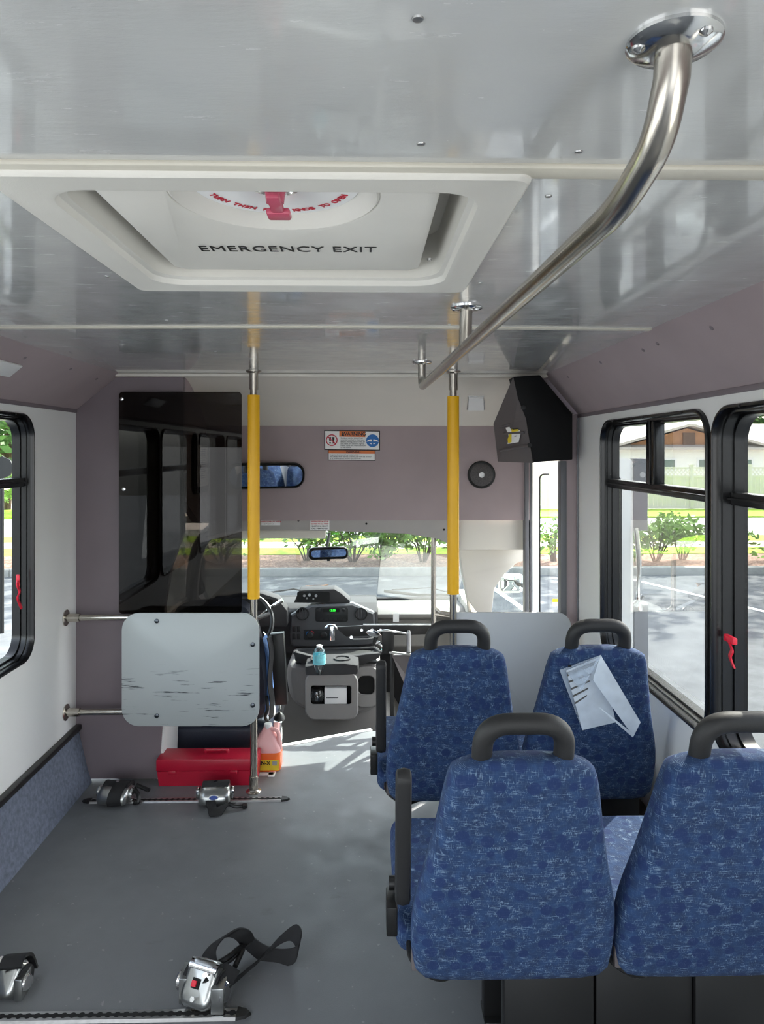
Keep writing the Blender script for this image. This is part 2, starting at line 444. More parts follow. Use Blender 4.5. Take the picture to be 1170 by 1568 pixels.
# floor with the raised entry part and the diagonal kerb
bm = bmn()
fl = [(XL, YB), (XR, YB), (XR, 3.34), (0.62, 3.34), (0.62, 3.84), (0.02, 3.84), (-0.435, 3.64), (-0.435, 3.34), (XL, 3.34)]
prism(bm, [(x, y, 0) for x, y in fl], (0, 0, -0.06)); struct('floor', bm, 'floor', smooth=False, origin=(0, 0, 0))
bm = bmn()
box(bm, (-0.462, 3.31, -0.004), (-0.432, 3.66, 0.004)); box(bm, (-0.66, 3.325, -0.004), (-0.44, 3.35, 0.004))
a = Vector((-0.45, 3.635, 0.0)); b = Vector((0.03, 3.845, 0.0)); n = Vector((-0.4, 0.91, 0)) * 0.028
prism(bm, [a, b, b + n, a + n], (0, 0, 0.004))
prism(bm, [a + Vector((0, 0, -.05)), b + Vector((0, 0, -.05)), b + n * .2 + Vector((0, 0, -.05)), a + n * .2 + Vector((0, 0, -.05))], (0, 0, 0.05))
struct('trim_1', bm, 'white', smooth=False)
bm = bmn(); box(bm, (.925, 2.34, 0), (XR, 3.12, .27), .01); struct('wheel_arch', bm, mat('brown_carpet', '#4a423c', .95, bump=.3))
# cab floor and step well
bm = bmn(); box(bm, (-1.25, 3.34, -0.34), (0.62, 5.6, -0.30)); struct('floor', bm, 'hole', smooth=False)
bm = bmn(); box(bm, (0.62, 3.30, -0.34), (1.02, 4.2, -0.30)); box(bm, (0.615, 3.34, -0.34), (0.63, 4.2, -0.0)); struct('floor', bm, 'rubber', smooth=False)

def wall_with_windows(name, X, out, wins, y0, y1, z0, z1, m):
    bm = bmn(); n = 8; th = 0.06 * out
    def face(pts2, dx):  # pts (y,z)
        quad(bm, [(X + dx, p[0], p[1]) for p in pts2])
    for dx in (0, th):
        ys = [y0]
        for (a, b, c, d) in wins:
            # cell spans (a-.005 .. b+.005, c-.02 .. d+.02)
            ca, cb, cc, cd = a - 0.004, b + 0.004, c - 0.02, d + 0.02
            if ca > ys[-1]: face([(ys[-1], z0), (ca, z0), (ca, z1), (ys[-1], z1)], dx)
            face([(ca, z0), (cb, z0), (cb, cc), (ca, cc)], dx); face([(ca, cd), (cb, cd), (cb, z1), (ca, z1)], dx)
            cy, cz, hw, hh = (a + b) / 2, (c + d) / 2, (b - a) / 2 - 0.004, (d - c) / 2 - 0.004
            inner = rr(cy, cz, hw, hh, 0.085, n); outer = []
            H, V = (cb - ca) / 2, (cd - cc) / 2
            for i, (qx, qy, sw) in enumerate(((1, 1, 0), (-1, 1, 1), (-1, -1, 0), (1, -1, 1))):
                for k in range(n + 1):
                    p = inner[i * (n + 1) + k]; t = k / n
                    if t <= 0.5:
                        if not sw: o = (cy + qx * H, p[1] + (cz + qy * V - p[1]) * (t * 2))
                        else: o = (p[0] + (cy + qx * H - p[0]) * (t * 2), cz + qy * V)
                    else:
                        if not sw: o = (p[0] + (cy + qx * H - p[0]) * (2 - 2 * t), cz + qy * V)
                        else: o = (cy + qx * H, p[1] + (cz + qy * V - p[1]) * (2 - 2 * t))
                    outer.append(o)
            L = len(inner)
            vi = [bm.verts.new((X + dx, p[0], p[1])) for p in inner]; vo = [bm.verts.new((X + dx, p[0], p[1])) for p in outer]
            for k in range(L): bm.faces.new((vi[k], vi[(k + 1) % L], vo[(k + 1) % L], vo[k]))
            ys.append(cb)
        face([(ys[-1], z0), (y1, z0), (y1, z1), (ys[-1], z1)], dx)
    return struct(name, bm, m, smooth=False)
wn = [0]
def window(X, out, a, b, c, d, mid, label=None, vbar=None, depth=0.05):
    wn[0] += 1
    o = struct('window_%d' % wn[0], loc=(X, (a + b) / 2, c))
    cy, cz, hw, hh = (a + b) / 2, (c + d) / 2, (b - a) / 2, (d - c) / 2
    mp = lambda ins, dep: [(X + out * dep, y, z) for y, z in rr(cy, cz, hw - ins, hh - ins, 0.09 - ins * 0.6, 8)]
    bm = bmn()
    loft(bm, [mp(0, 0.001), mp(0.001, -0.010), mp(0.005, -0.014), mp(0.010, -0.014), mp(0.014, -0.008), mp(0.015, 0.012), mp(0.020, 0.014), mp(0.021, depth * 0.6), mp(0.028, depth * 0.62), mp(0.030, depth + .01), mp(0.0, depth + 0.02)], False, False)
    obj('window_frame', bm, 'blackgloss', o)
    g = bmn(); loops = mp(0.026, depth)
    g.faces.new([g.verts.new(p) for p in loops]); obj('pane', g, 'glass', o, smooth=False)
    bm = bmn(); box(bm, (X + out * (depth - 0.035), a + 0.02, mid - 0.018), (X + out * (depth + 0.008), b - 0.02, mid + 0.018), 0.004)
    box(bm, (X + out * (depth - 0.045), a + 0.02, mid - 0.004), (X + out * (depth - 0.03), b - 0.02, mid + 0.004), 0.003)
    obj('window_rail', bm, 'blackgloss', o)
    if vbar:
        bm = bmn(); box(bm, (X + out * (depth - 0.035), vbar - 0.035, mid + 0.015), (X + out * (depth + 0.006), vbar + 0.035, d - 0.02), 0.004)
        box(bm, (X + out * (depth - 0.04), vbar - 0.012, mid + 0.015), (X + out * (depth - 0.03), vbar + 0.001, d - 0.02), 0.002)
        obj('window_mullion', bm, 'blackgloss', o)
    bm = bmn()
    for yy in (a + 0.16, (a + b) / 2, b - 0.16): cyl(bm, (X + out * -0.014, yy, d - 0.008), (X + out * -0.0165, yy, d - 0.008), 0.004, 8)
    obj('screw_head', bm, 'rubber', o)
    return o
def Yx(px, X): return at(px, 700, X=X).y
wa, wb = Yx(1089, XR), Yx(923, XR)
wc = Yx(1094, XR)
RW = [(-2.6, -1.66), (-1.63, -0.69), (-0.66, 0.28)]
g2 = (wc - 0.94, wc)
ZB1, ZT1 = CH - 0.835, CH + 0.125
wallR = wall_with_windows('wall_right', XR, 1, [(a, b, ZB1, ZT1) for a, b in RW] + [(0.31 + .03, g2[0] - .03, ZB1 + 0.3, ZT1 - .3)] * 0 + [(g2[0], g2[1], ZB1, ZT1), (wa, wb, ZB1, ZT1)], YB, 3.30, 0, ZV + 0.01, 'wall')
midR = CH - 0.135
w1 = window(XR, 1, wa, wb, ZB1, ZT1, midR, vbar=at(1001, 700, X=XR + 0.03).y)
w2 = window(XR, 1, g2[0], g2[1], ZB1, ZT1, midR, depth=0.07)
for a, b in RW: window(XR, 1, a, b, ZB1, ZT1, midR)
lb = at(49, 700, X=XL).y
LW = [(-2.4, -1.4), (-1.3, -0.3), (-0.2, 0.8), (0.86, lb - 1.02), (lb - 0.99, lb)]
LW = [(a, b) for a, b in LW if b > a + 0.3]
wallL = wall_with_windows('wall_left', XL, -1, [(a, b, ZB1 + .01, ZT1 + .02) for a, b in LW], YB, 3.30, 0, ZV + 0.03, 'wall')
for a, b in LW: window(XL, -1, a, b, ZB1 + .01, ZT1 + .02, CH - 0.125, depth=0.055)
# coves
bm = bmn()
nn = 20
prism(bm, [(XCR, YB, ZC), (XR + 0.001, YB, ZV), (XR + .05, YB, ZV), (XCR, YB, ZC + 0.05)], (0, YF - YB, 0)); struct('trim_2', bm, 'fabric_wall', smooth=False)
bm = bmn(); prism(bm, [(XCL, YB, ZC), (XL - 0.001, YB, ZV + .02), (XL - .05, YB, ZV), (XCL, YB, ZC + 0.05)], (0, YF - YB, 0)); struct('trim_3', bm, 'fabric_wall', smooth=False)
bm = bmn(); box(bm, (XR - 0.006, YB, ZV - 0.012), (XR + 0.001, YF, ZV + 0.004), 0.002); struct('trim_4', bm, 'fabric_dark')
bm = bmn(); box(bm, (XL - 0.001, YB, ZV + 0.008), (XL + 0.006, YF, ZV + 0.024), 0.002); struct('trim_5', bm, 'fabric_dark')
# button fixings pressed in the coves
def cove_pt(px, py, side):
    # intersect ray with the cove plane
    p0 = Vector((XCR if side > 0 else XCL, 0, ZC)); p1 = Vector((XR if side > 0 else XL, 0, ZV + (0 if side > 0 else .02)))
    e = (p1 - p0).normalized(); nrm = e.cross(Vector((0, 1, 0))).normalized()
    q = at(px, py, Y=1.0) - Vector((0, 0, CH)); o = Vector((0, 0, CH)); t = (p0 - o).dot(nrm) / q.dot(nrm)
    return o + q * t, nrm, e
bm = bmn()
for px, py, s in [(1090, 502, 1), (1007, 526, 1), (985, 536, 1), (920, 555, 1), (870, 577, 1), (38, 548, -1), (108, 565, -1), (148, 580, -1)]:
    p, nrm, e = cove_pt(px, py, s)
    if nrm.z > 0: nrm = -nrm
    t = bmesh.new(); bmesh.ops.create_uvsphere(t, u_segments=10, v_segments=6, radius=0.007)
    bmesh.ops.scale(t, vec=(1, 1, 0.35), verts=t.verts[:]); q = Vector((0, 0, 1)).rotation_difference(nrm).to_matrix().to_4x4()
    merge(bm, t, Matrix.Translation(p + nrm * 0.001) @ q)
struct('trim_6', bm, 'fabric_dark')
# air grille on the left cove
p, nrm, e = cove_pt(2, 562, -1)
if nrm.z > 0: nrm = -nrm
bm = bmn(); y = Vector((0, 1, 0))
prism(bm, [p + e * 0.03 + y * 0.09 + nrm * .001, p - e * 0.03 + y * 0.09 + nrm * .001, p - e * 0.03 - y * 0.2 + nrm * .001, p + e * 0.03 - y * 0.2 + nrm * .001], nrm * 0.008, 0.002)
g = obj('cove_lamp', bm, 'white'); tag(g, 'small pale lamp plate on the mauve cove above the left window', 'lamp')
# ceiling with hatch hole
HX0, HX1, HY0, HY1 = -0.435, 0.16, 0.935, 1.475
bm = bmn()
def crown(x): return 0
for (x0, x1, y0, y1) in ((XCL, XCR, YB, HY0), (XCL, HX0, HY0, HY1), (HX1, XCR, HY0, HY1), (XCL, XCR, HY1, YF + .01)):
    box(bm, (x0, y0, ZC), (x1, y1, ZC + 0.02))
struct('ceiling', bm, 'ceiling', smooth=False, origin=(0, 0, ZC))
bm = bmn(); box(bm, (XCL, 0.868, ZC - 0.007), (XCR, 0.903, ZC + 0.001), 0.003); struct('trim_7', bm, 'batten')
bm = bmn()
pts = []
for k in range(25):
    x = XCL + (XCR - XCL) * k / 24; pts.append((x, 2.045 - 0.02 * math.cos(x * 2), ZC - 0.002))
ribbon(bm, pts, 0.022, (0, 1, 0), 0.0025); struct('trim_8', bm, 'batten')
bm = bmn()
for px, py in [(840, 300), (886, 232), (164, 423), (255, 490), (277, 503), (735, 433), (688, 497), (640, 28), (645, 220), (330, 538)]:
    p = at(px, py, Z=ZC); lathe(bm, [(0.005, 0), (0.0045, -0.0015), (0.002, -0.0022)], p, 10)
struct('trim_9', bm, 'alu')
bm = bmn(); box(bm, (XCL - .02, YF - 0.03, ZC - 0.016), (XCR + .01, YF + 0.012, ZC), 0.005); struct('trim_10', bm, 'cream')
# lower left: carpeted kick panel with rail
bm = bmn(); prism(bm, [(XL, YB, 0.25), (XL + 0.012, YB, 0.25), (XL + 0.055, YB, 0.06), (XL + 0.075, YB, 0), (XL, YB, 0)], (0, YF - YB - .005, 0)); struct('baseboard_left', bm, 'carpet', smooth=False)
bm = bmn(); box(bm, (XL, YB, 0.243), (XL + 0.03, YF - .005, 0.268), 0.006); struct('trim_11', bm, 'black')
# bulkhead, left: mauve board
bm = bmn()
P = lambda px, py, Y: at(px, py, Y=Y)
poly = [(116, 1193), (110, 628), (110, 560), (183, 560), (183, 577), (281, 577), (281, 815), (262, 870), (252, 930), (249, 1100), (243, 1193)]
prism(bm, [P(x, y, YF) for x, y in poly], (0, 0.04, 0), 0.004); struct('wall_front', bm, 'fabric_dark')
bm = bmn(); prism(bm, [P(812, 560, YF + .02), P(915, 560, YF + .02), P(915, 660, YF + .02), P(884, 660, YF + .02), P(884, 640, YF + .02)], (0, 0.03, 0)); struct('wall_front', bm, 'fabric_dark')
bm = bmn(); prism(bm, [P(245, 1105, YF + .01), P(252, 1105, YF + .01), P(249, 1193, YF + .01), P(240, 1193, YF + .01)], (0, 0.25, 0)); struct('trim_12', bm, 'white', smooth=False)
# bulkhead, right: pillar beside the doorway
bm = bmn(); prism(bm, [P(861, 640, YF), P(887, 632, YF), P(887, 1130, YF), P(861, 1130, YF)], (0, 0.05, 0), 0.004)
struct('wall_front', bm, 'fabric_wall')
bm = bmn(); cyl(bm, P(885, 640, YF - .005), P(885, 1130, YF - .005), 0.006, 8); box(bm, P(859, 706, YF - .004), P(863, 1130, YF + .05), 0.003); struct('trim_13', bm, 'doorgrey')
# header over the cab: slopes down to the mauve panel; the over-cab panel; its sides
bm = bmn()
YP = 3.75
hl, hr = P(281, 577, YF).x, P(803, 650, YP).x
def arcz(t): return math.sin(t * PI / 2)
z0 = ZC - 0.01; z1 = P(540, 652, YP).z
lo = []
for k in range(9):
    t = k / 8; lo.append((YF + 0.0 + (YP - YF) * t, z0 + (z1 - z0) * (t ** 1.6)))
for a, b in zip(lo, lo[1:]): quad(bm, [(XCL, a[0], a[1]), (XCR + .1, a[0], a[1]), (XCR + .1, b[0], b[1]), (XCL, b[0], b[1])])
bmesh.ops.remove_doubles(bm, verts=bm.verts[:], dist=1e-5); struct('ceiling', bm, 'cream')
bm = bmn(); box(bm, (-0.86, YP, 1.15), (hr + 0.03, YP + 0.03, z1 + 0.02)); struct('wall_front', bm, 'fabric_wall', smooth=False)
bm = bmn(); box(bm, (-0.88, YF + .03, 1.28), (-0.845, YP + .01, ZC + .02)); prism(bm, [(-0.88, YF + .03, 1.29), (-0.88, YP + .5, 1.29), (-0.88, YP + .5, 1.12), (-0.88, YF + .3, 1.16)], (.035, 0, 0)); struct('wall_front', bm, 'fabric_wall', smooth=False)
bm = bmn(); x = P(803, 800, YP).x
box(bm, (x, YP - 0.02, 0.0), (x + 0.02, YP + 0.04, z1), 0.004); box(bm, (x + 0.03, YP + 0.0, 0.0), (x + 0.045, YP + 0.06, z1 + .02), 0.004); struct('trim_14', bm, 'doorgrey')
# roof of the bus (outside skin, shades the inside) and cab roof
bm = bmn(); box(bm, (XL - .08, YB, ZC + 0.14), (XR + .08, 4.3, ZC + 0.18)); box(bm, (-1.2, 3.83, 1.13), (0.75, 4.23, 1.17))
box(bm, (0.80, 3.34, 1.72), (1.06, 4.25, 1.76)); prism(bm, [(XR + .07, 3.3, 1.28), (XR + .10, 3.3, 1.28), (XR + .10, 3.3, ZC + .14), (XR + .07, 3.3, ZC + .14)], (0, .78, 0))  # unseen doorway header, lowered to block sun spots on the floor
struct('ceiling', bm, 'cream', smooth=False)
# ------------------------------------------------------------------ cab shell
# plastic header trim over the windshield (arched lower lip)
bm = bmn()
top = [(320, 790), (400, 789), (500, 789), (600, 790), (690, 790), (704, 790)]
botm = [(318, 822), (345, 814), (420, 812), (500, 813), (560, 815), (620, 817), (670, 825), (704, 840)]
Yh = 3.765
prism(bm, [P(x, y, Yh) for x, y in top] + [P(x, y, Yh) for x, y in botm[::-1]], (0, 0.05, 0), 0.004)
prism(bm, [P(x, y - 3, Yh + .04) for x, y in botm] + [P(704, 815, Yh + .04), P(318, 808, Yh + .04)], (0, 0.42, 0))
struct('trim_15', bm, 'header')
bm = bmn()
for x, y in [(457, 797), (561, 802), (680, 811)]: lathe(bm, [(0.006, -0.001), (0.005, -0.004), (0.002, -0.005)], P(x, y, Yh - .001), 10, 'Y')
struct('trim_16', bm, 'hole')
# sun visor
v = thing('sun_visor', P(400, 822, 4.05), 'pale grey sun visor folded up above the driver side of the windshield', 'visor')
bm = bmn(); box(bm, P(318, 812, 4.02), P(500, 822, 4.10), 0.006); obj('visor_pad', bm, 'cream', v)
# right A pillar cover and side box
bm = bmn(); box(bm, P(703, 790, 3.79), P(803, 834, 4.0), 0.006); struct('trim_17', bm, 'cream')
bm = bmn()
poly = [(702, 832), (804, 832), (804, 858), (790, 863), (772, 880), (757, 902), (753, 942), (733, 942), (716, 918), (709, 880)]
prism(bm, [P(x, y, 3.95) for x, y in poly], (0, 0.10, 0), 0.006); struct('wall_right', bm, 'cream')
bm = bmn(); prism(bm, [P(x, y, 4.04) for x, y in [(753, 950), (757, 900), (790, 862), (806, 856), (806, 950)]], (0, 0.004, 0)); struct('window_20', bm, 'glass', smooth=False)
# windshield
bm = bmn()
WT, WBm = (4.22, P(500, 815, 4.22).z + .03), (5.24, P(500, 916, 5.24).z - .03)
nx = 16
for i in range(nx):
    f = lambda t: (-1.12 + 1.80 * t, 0.16 * (2 * t - 1) ** 2)
    (xa, da), (xb, db) = f(i / nx), f((i + 1) / nx)
    quad(bm, [(xa, WT[0] - da, WT[1]), (xb, WT[0] - db, WT[1]), (xb, WBm[0] - db, WBm[1]), (xa, WBm[0] - da, WBm[1])])
bmesh.ops.remove_doubles(bm, verts=bm.verts[:], dist=1e-5); struct('window_21', bm, 'windshield')
# A pillars
bm = bmn(); tube(bm, catmull([P(345, 800, 4.1), P(318, 818, 4.2), P(303, 842, 4.3), P(296, 880, 4.42), P(293, 930, 4.55)], 6), 0.04, 10); struct('trim_18', bm, 'greybox')
bm = bmn(); tube(bm, catmull([P(704, 815, 4.1), P(712, 845, 4.25), P(716, 890, 4.4), P(722, 945, 4.55)], 6), 0.022, 10); struct('trim_19', bm, 'cream')
# driver door with window opening
bm = bmn(); Xd = -1.12
box(bm, (Xd - .05, 3.35, -0.1), (Xd, 4.6, 0.60)); box(bm, (Xd - .05, 3.32, 0.6), (Xd, 3.50, 1.28)); box(bm, (Xd - .05, 3.35, 1.22), (Xd, 4.4, 1.30)); 
struct('door_1', bm, 'greybox', smooth=False)
bm = bmn(); box(bm, (Xd - .03, 3.5, 0.58), (Xd - .025, 4.5, 1.24)); struct('window_22', bm, 'glass', smooth=False)
# exterior mirror on the driver side
m_ = thing('side_mirror', P(300, 900, 4.75), 'dark exterior mirror beside the driver door glass, behind the smoked partition', 'mirror')
bm = bmn(); t = rr(0, 0, 0.05, 0.14, 0.05)
pillow(bm, t, [(0.02, -0.03), (0.0, 0), (0.02, 0.05)], lambda a, b, c: P(303, 880, 4.8) + Vector((a, c, b))); obj('housing', bm, 'black', m_)
bm = bmn(); tube(bm, [P(303, 915, 4.8), P(296, 930, 4.75)], 0.015, 8); obj('bracket', bm, 'black', m_)
# exterior mirror on the passenger side, seen by the small cab window
m_ = thing('side_mirror', P(778, 890, 4.7), 'pale exterior mirror seen through the small cab window by the doorway', 'mirror')
bm = bmn(); pillow(bm, rr(0, 0, 0.085, 0.065, 0.03), [(0.02, -0.01), (0.0, 0.0), (0.02, 0.04)], lambda a, b, c: P(782, 893, 4.7) + Vector((a, c, b))); obj('housing', bm, 'white', m_)
bm = bmn(); pillow(bm, rr(0, 0, 0.07, 0.05, 0.02), [(0.005, -0.002), (0.0, 0.0)], lambda a, b, c: P(782, 893, 4.7) + Vector((a, c - .012, b))); obj('mirror_glass', bm, 'mirror', m_)
bm = bmn(); tube(bm, [P(790, 893, 4.72), P(812, 900, 4.5), P(812, 905, 4.06)], .014, 8); obj('bracket', bm, 'black', m_)
# firewall under the dash
bm = bmn(); box(bm, (-1.2, 5.13, -0.33), (0.8, 5.18, 0.45)); struct('wall_front', bm, 'dash', smooth=False)
# right quarter below dash (light entry side panel)
bm = bmn(); box(bm, (0.66, 4.35, -0.3), (0.72, 5.2, 0.50)); struct('wall_right', bm, 'cream', smooth=False)

# ------------------------------------------------------------------ dashboard
D = thing('dashboard', P(520, 1000, 4.78), 'wide charcoal and grey dashboard under the windshield', 'dashboard')
zt = P(520, 922, 4.88).z
bm = bmn()
xs0, xs1 = -1.1, P(578, 950, 4.73).x
prism(bm, [(xs0, 5.23, zt - .02), (xs0, 4.83, zt + .01), (xs0, 4.68, zt - .02), (xs0, 4.63, zt - .28), (xs0, 4.73, zt - .34), (xs0, 5.23, zt - .34)], (xs1 - xs0, 0, 0), 0.012)
obj('dash_body', bm, 'dash', D)
bm = bmn(); xr1 = 0.72
prism(bm, [(xs1, 5.25, zt - .05), (xs1, 4.8, zt - .02), (xs1, 4.71, zt - .045), (xs1, 4.71, zt - .075), (xs1, 4.75, zt - .09), (xs1, 4.71, zt - .26), (xs1, 4.83, zt - .34), (xs1, 5.25, zt - .34)], (xr1 - xs1, 0, 0), 0.008)
o_ = obj('passenger_dash', bm, 'dashlight', D); o_['label'] = 'light grey passenger half of the dash'
# upper pod with gauges
bm = bmn()
pts = [(450, 923), (458, 904), (512, 902), (522, 908), (536, 920), (536, 924)]
prism(bm, [P(x, y, 4.64) for x, y in pts], (0, 0.14, 0), 0.006); obj('instrument_pod', bm, 'dash', D)
bm = bmn(); prism(bm, [P(x, y, 4.637) for x, y in rr(480, 914, 25, 8, 3)], (0, 0.01, 0)); ip = obj('pod_display', bm, 'hole', D)
bm = bmn()
for x, y, r in [(466, 912, .009), (474, 911, .011), (484, 912, .010), (470, 916, .006), (480, 917, .006)]: lathe(bm, [(r, 0), (r * .8, -0.006)], P(x, y, 4.636), 12, 'Y')
obj('gauge_knob', bm, 'alu', D)
# centre stack bezel
bm = bmn(); S = 4.615
pillow(bm, smooth_poly([(P(x, y, S).x, P(x, y, S).z) for x, y in [(445, 928), (572, 923), (577, 986), (560, 990), (452, 993), (443, 985)][::-1]], 1), [(0.012, 0), (0.0, 0.012), (0.0, 0.06)], lambda a, b, c: Vector((a, S + c, b)))
obj('centre_stack', bm, 'bezel', D)
bm = bmn(); prism(bm, [P(x, y, S - .003) for x, y in rr(508, 941, 25, 11, 3)], (0, 0.01, 0), 0.001); rad = obj('radio', bm, 'black', D)
bm = bmn(); prism(bm, [P(x, y, S - .004) for x, y in rr(507, 934.5, 13, 3, 1)], (0, 0.001, 0)); obj('radio_display', bm, 'hole', rad)
text('12:58', 0.018, 'greenled', rad, P(509, 935, S - .0055), (1, 0, 0), (0, 0, 1))
for x in (489, 526):
    bm = bmn(); lathe(bm, [(0.013, 0), (0.011, -0.014), (0.004, -0.015)], P(x, 934, S - .003), 14, 'Y'); obj('radio_knob', bm, 'rubber', rad)
for k in range(3):
    bm = bmn(); box(bm, P(500 + k * 7, 942, S - .006), P(505 + k * 7, 945, S)); obj('radio_button', bm, 'rubber', rad)
for k in range(6):
    bm = bmn(); box(bm, P(490 + k * 7, 948, S - .005), P(495 + k * 7, 950.5, S)); obj('radio_button', bm, 'rubber', rad)
for x in (463, 553):
    bm = bmn(); lathe(bm, [(0.044, 0), (0.042, -0.010), (0.035, -0.010), (0.034, 0.03)], P(x, 940, S), 24, 'Y', cap=False)
    vt = obj('air_vent', bm, 'black', D)
    bm = bmn(); lathe(bm, [(0.035, 0.0), (0.034, 0.002)], P(x, 940, S + .004), 20, 'Y'); obj('vent_recess', bm, 'hole', vt)
    for k in (-1, 0, 1):
        bm = bmn(); h = 0.033 - abs(k) * 0.006; c = P(x, 940, S - .006) + Vector((k * 0.017, 0, 0)); box(bm, c + Vector((-.003, 0, -h)), c + Vector((.003, .012, h)), 0.001); obj('vent_blade', bm, 'bezel', vt)
bm = bmn()
for x in (448, 455):
    for y in (964, 975): box(bm, P(x - .3, y - 4.88, S - .004), P(x + 5, y + 4, S + .002), 0.002)
obj('switch_bank', bm, 'black', D)
bm = bmn(); prism(bm, [P(x, y, S - .002) for x, y in rr(487, 972, 22, 8, 3)], (0, 0.005, 0)); hv = obj('heater_control', bm, 'black', D)
for x in (475, 496):
    bm = bmn(); lathe(bm, [(0.022, 0), (0.021, -0.010), (0.015, -0.016), (0.004, -0.017)], P(x, 972, S - .003), 18, 'Y'); obj('dial', bm, 'rubber', hv)
for (x, cm, a0) in ((475, 'blueink', 120), (475, 'inkred', 20)):
    bm = bmn(); c = P(x, 972, S - .005); tube(bm, [c + Vector((0.026 * math.cos(R(a0 + q)), 0, 0.026 * math.sin(R(a0 + q)))) for q in range(0, 61, 15)], 0.0015, 6); obj('dial_mark', bm, cm, hv)
# steering column, cluster hood
bm = bmn(); c = P(372, 930, 4.68)
prism(bm, [P(x, y, 4.53) for x, y in [(312, 935), (330, 912), (400, 908), (425, 916), (440, 935), (440, 960), (312, 960)]], (0, 0.12, 0), 0.012); obj('cluster_hood', bm, 'dash', D)
bm = bmn(); prism(bm, [P(x, y, 4.527) for x, y in rr(378, 926, 40, 9, 4)], (0, 0.01, 0)); cl = obj('instrument_cluster', bm, 'hole', D)
bm = bmn(); tube(bm, [P(360, 990, 4.83), P(372, 955, 4.38)], [0.06, 0.045], 16); obj('steering_column', bm, 'dash', D)
bm = bmn(); tube(bm, [P(395, 945, 4.43), P(415, 930, 4.38), P(433, 919, 4.35)], [0.008, 0.010, 0.013], 10); obj('gear_lever', bm, 'chrome', D)
bm = bmn(); box(bm, P(602, 939, 4.705), P(611, 952, 4.708)); o_ = obj('note_label', bm, 'paper', D); o_['label'] = 'white paper note on the dash'
# steering wheel
SW = thing('steering_wheel', P(368, 955, 4.33), 'dark steering wheel behind the scuffed grey partition panel', 'steering wheel')
c = P(370, 955, 4.31); ax = Vector((0, -0.85, 0.52)).normalized(); e1 = Vector((1, 0, 0)); e2 = ax.cross(e1)
bm = bmn(); Rw = 0.185; pts = [c + e1 * Rw * math.cos(a * PI / 20) + e2 * Rw * math.sin(a * PI / 20) for a in range(41)]; tube(bm, pts, 0.014, 10, caps=False); obj('rim', bm, 'black', SW)
bm = bmn(); q = Vector((0, 0, 1)).rotation_difference(ax).to_matrix().to_4x4(); t = bmesh.new(); lathe(t, [(0.075, -0.03), (0.08, 0.0), (0.06, 0.02), (0.01, 0.025)], (0, 0, 0)); merge(bm, t, Matrix.Translation(c) @ q); obj('hub', bm, 'dash', SW)
for a in (20, 160, 270):
    bm = bmn(); d = e1 * math.cos(R(a)) + e2 * math.sin(R(a)); tube(bm, [c + d * 0.06, c + d * Rw], 0.013, 8); obj('spoke', bm, 'dashlight', SW)
# keys
K = thing('key_ring', P(405, 985, 4.33), 'red keys and tags hanging beside the steering column', 'keys')
bm = bmn(); tube(bm, catmull([P(403, 968, 4.33), P(407, 975, 4.31), P(405, 985, 4.33)], 4), 0.004, 6); obj('ring', bm, 'chrome', K)
bm = bmn(); box(bm, P(400, 978, 4.31), P(406, 992, 4.32), 0.002); box(bm, P(408, 983, 4.32), P(414, 995, 4.33), 0.002); obj('fob', bm, 'redtag', K)
# wipers
wp = thing('windshield_wiper', P(650, 912, 5.19), 'black wiper resting low on the right part of the windshield glass', 'wiper')
bm = bmn(); tube(bm, [P(588, 905, 5.22), P(640, 911, 5.19), P(690, 911, 5.17)], 0.011, 6); tube(bm, [P(600, 903, 5.22), P(660, 900, 5.20), P(690, 908, 5.17)], 0.004, 6); obj('wiper_blade', bm, 'hole', wp)
wp = thing('windshield_wiper', P(440, 908, 5.19), 'black wiper low on the windshield above the gauge pod', 'wiper')
bm = bmn(); tube(bm, [P(415, 907, 5.21), P(450, 902, 5.22), P(480, 908, 5.19)], 0.006, 6); obj('wiper_blade', bm, 'hole', wp)
bm = bmn(); prism(bm, [P(468, 903, 4.98), P(503, 895, 4.98), P(500, 902, 4.98)], (0, 0.02, 0)); tag(obj('paper_sheet', bm, 'housewood'), 'small brown card standing on the dash top behind the gauge pod', 'card')
# hood
bm = bmn(); prism(bm, [(-0.95, 5.33, 0.30), (-0.95, 6.28, 0.22), (-0.95, 6.33, 0.1), (-0.95, 5.33, 0.0)], (1.6, 0, 0), 0.03); tag(obj('engine_hood', bm, 'outwhite'), 'white bonnet of the bus just beyond the windshield', 'bonnet')

# ------------------------------------------------------------------ engine cover with console
E = thing('engine_cover', (P(510, 1100, 4.38).x, 4.38, -0.30), 'grey engine cover with moulded trays and pockets in front of the dashboard', 'engine cover')
bm = bmn(); Y0 = 4.3
ol = [(440, 1018), (446, 1014), (470, 1014), (560, 1012), (578, 1010), (584, 1018), (580, 1075), (566, 1092), (530, 1097), (470, 1090), (445, 1075), (438, 1040)]
poly = smooth_poly([(P(x, y, Y0).x, P(x, y, Y0).z) for x, y in ol[::-1]], 2)
pillow(bm, poly, [(0.03, -0.015), (0.01, 0), (0, 0.03), (0, 0.3)], lambda a, b, c: Vector((a, Y0 + c, b))); obj('cover_shell', bm, 'enginecover', E)
# lower flare to the floor
bm = bmn()
loft(bm, [[P(440, 1060, Y0 + .05), P(582, 1060, Y0 + .05), P(582, 1060, 4.98), P(440, 1060, 4.98)], [P(432, 1100, Y0 + .03), P(590, 1090, Y0 + .03), P(600, 1060, 4.98), P(430, 1060, 4.98)], [P(425, 1155, 4.26), P(600, 1125, 4.26), P(620, 1095, 4.98), P(420, 1095, 4.98)]]); obj('cover_skirt', bm, 'dashlight', E)
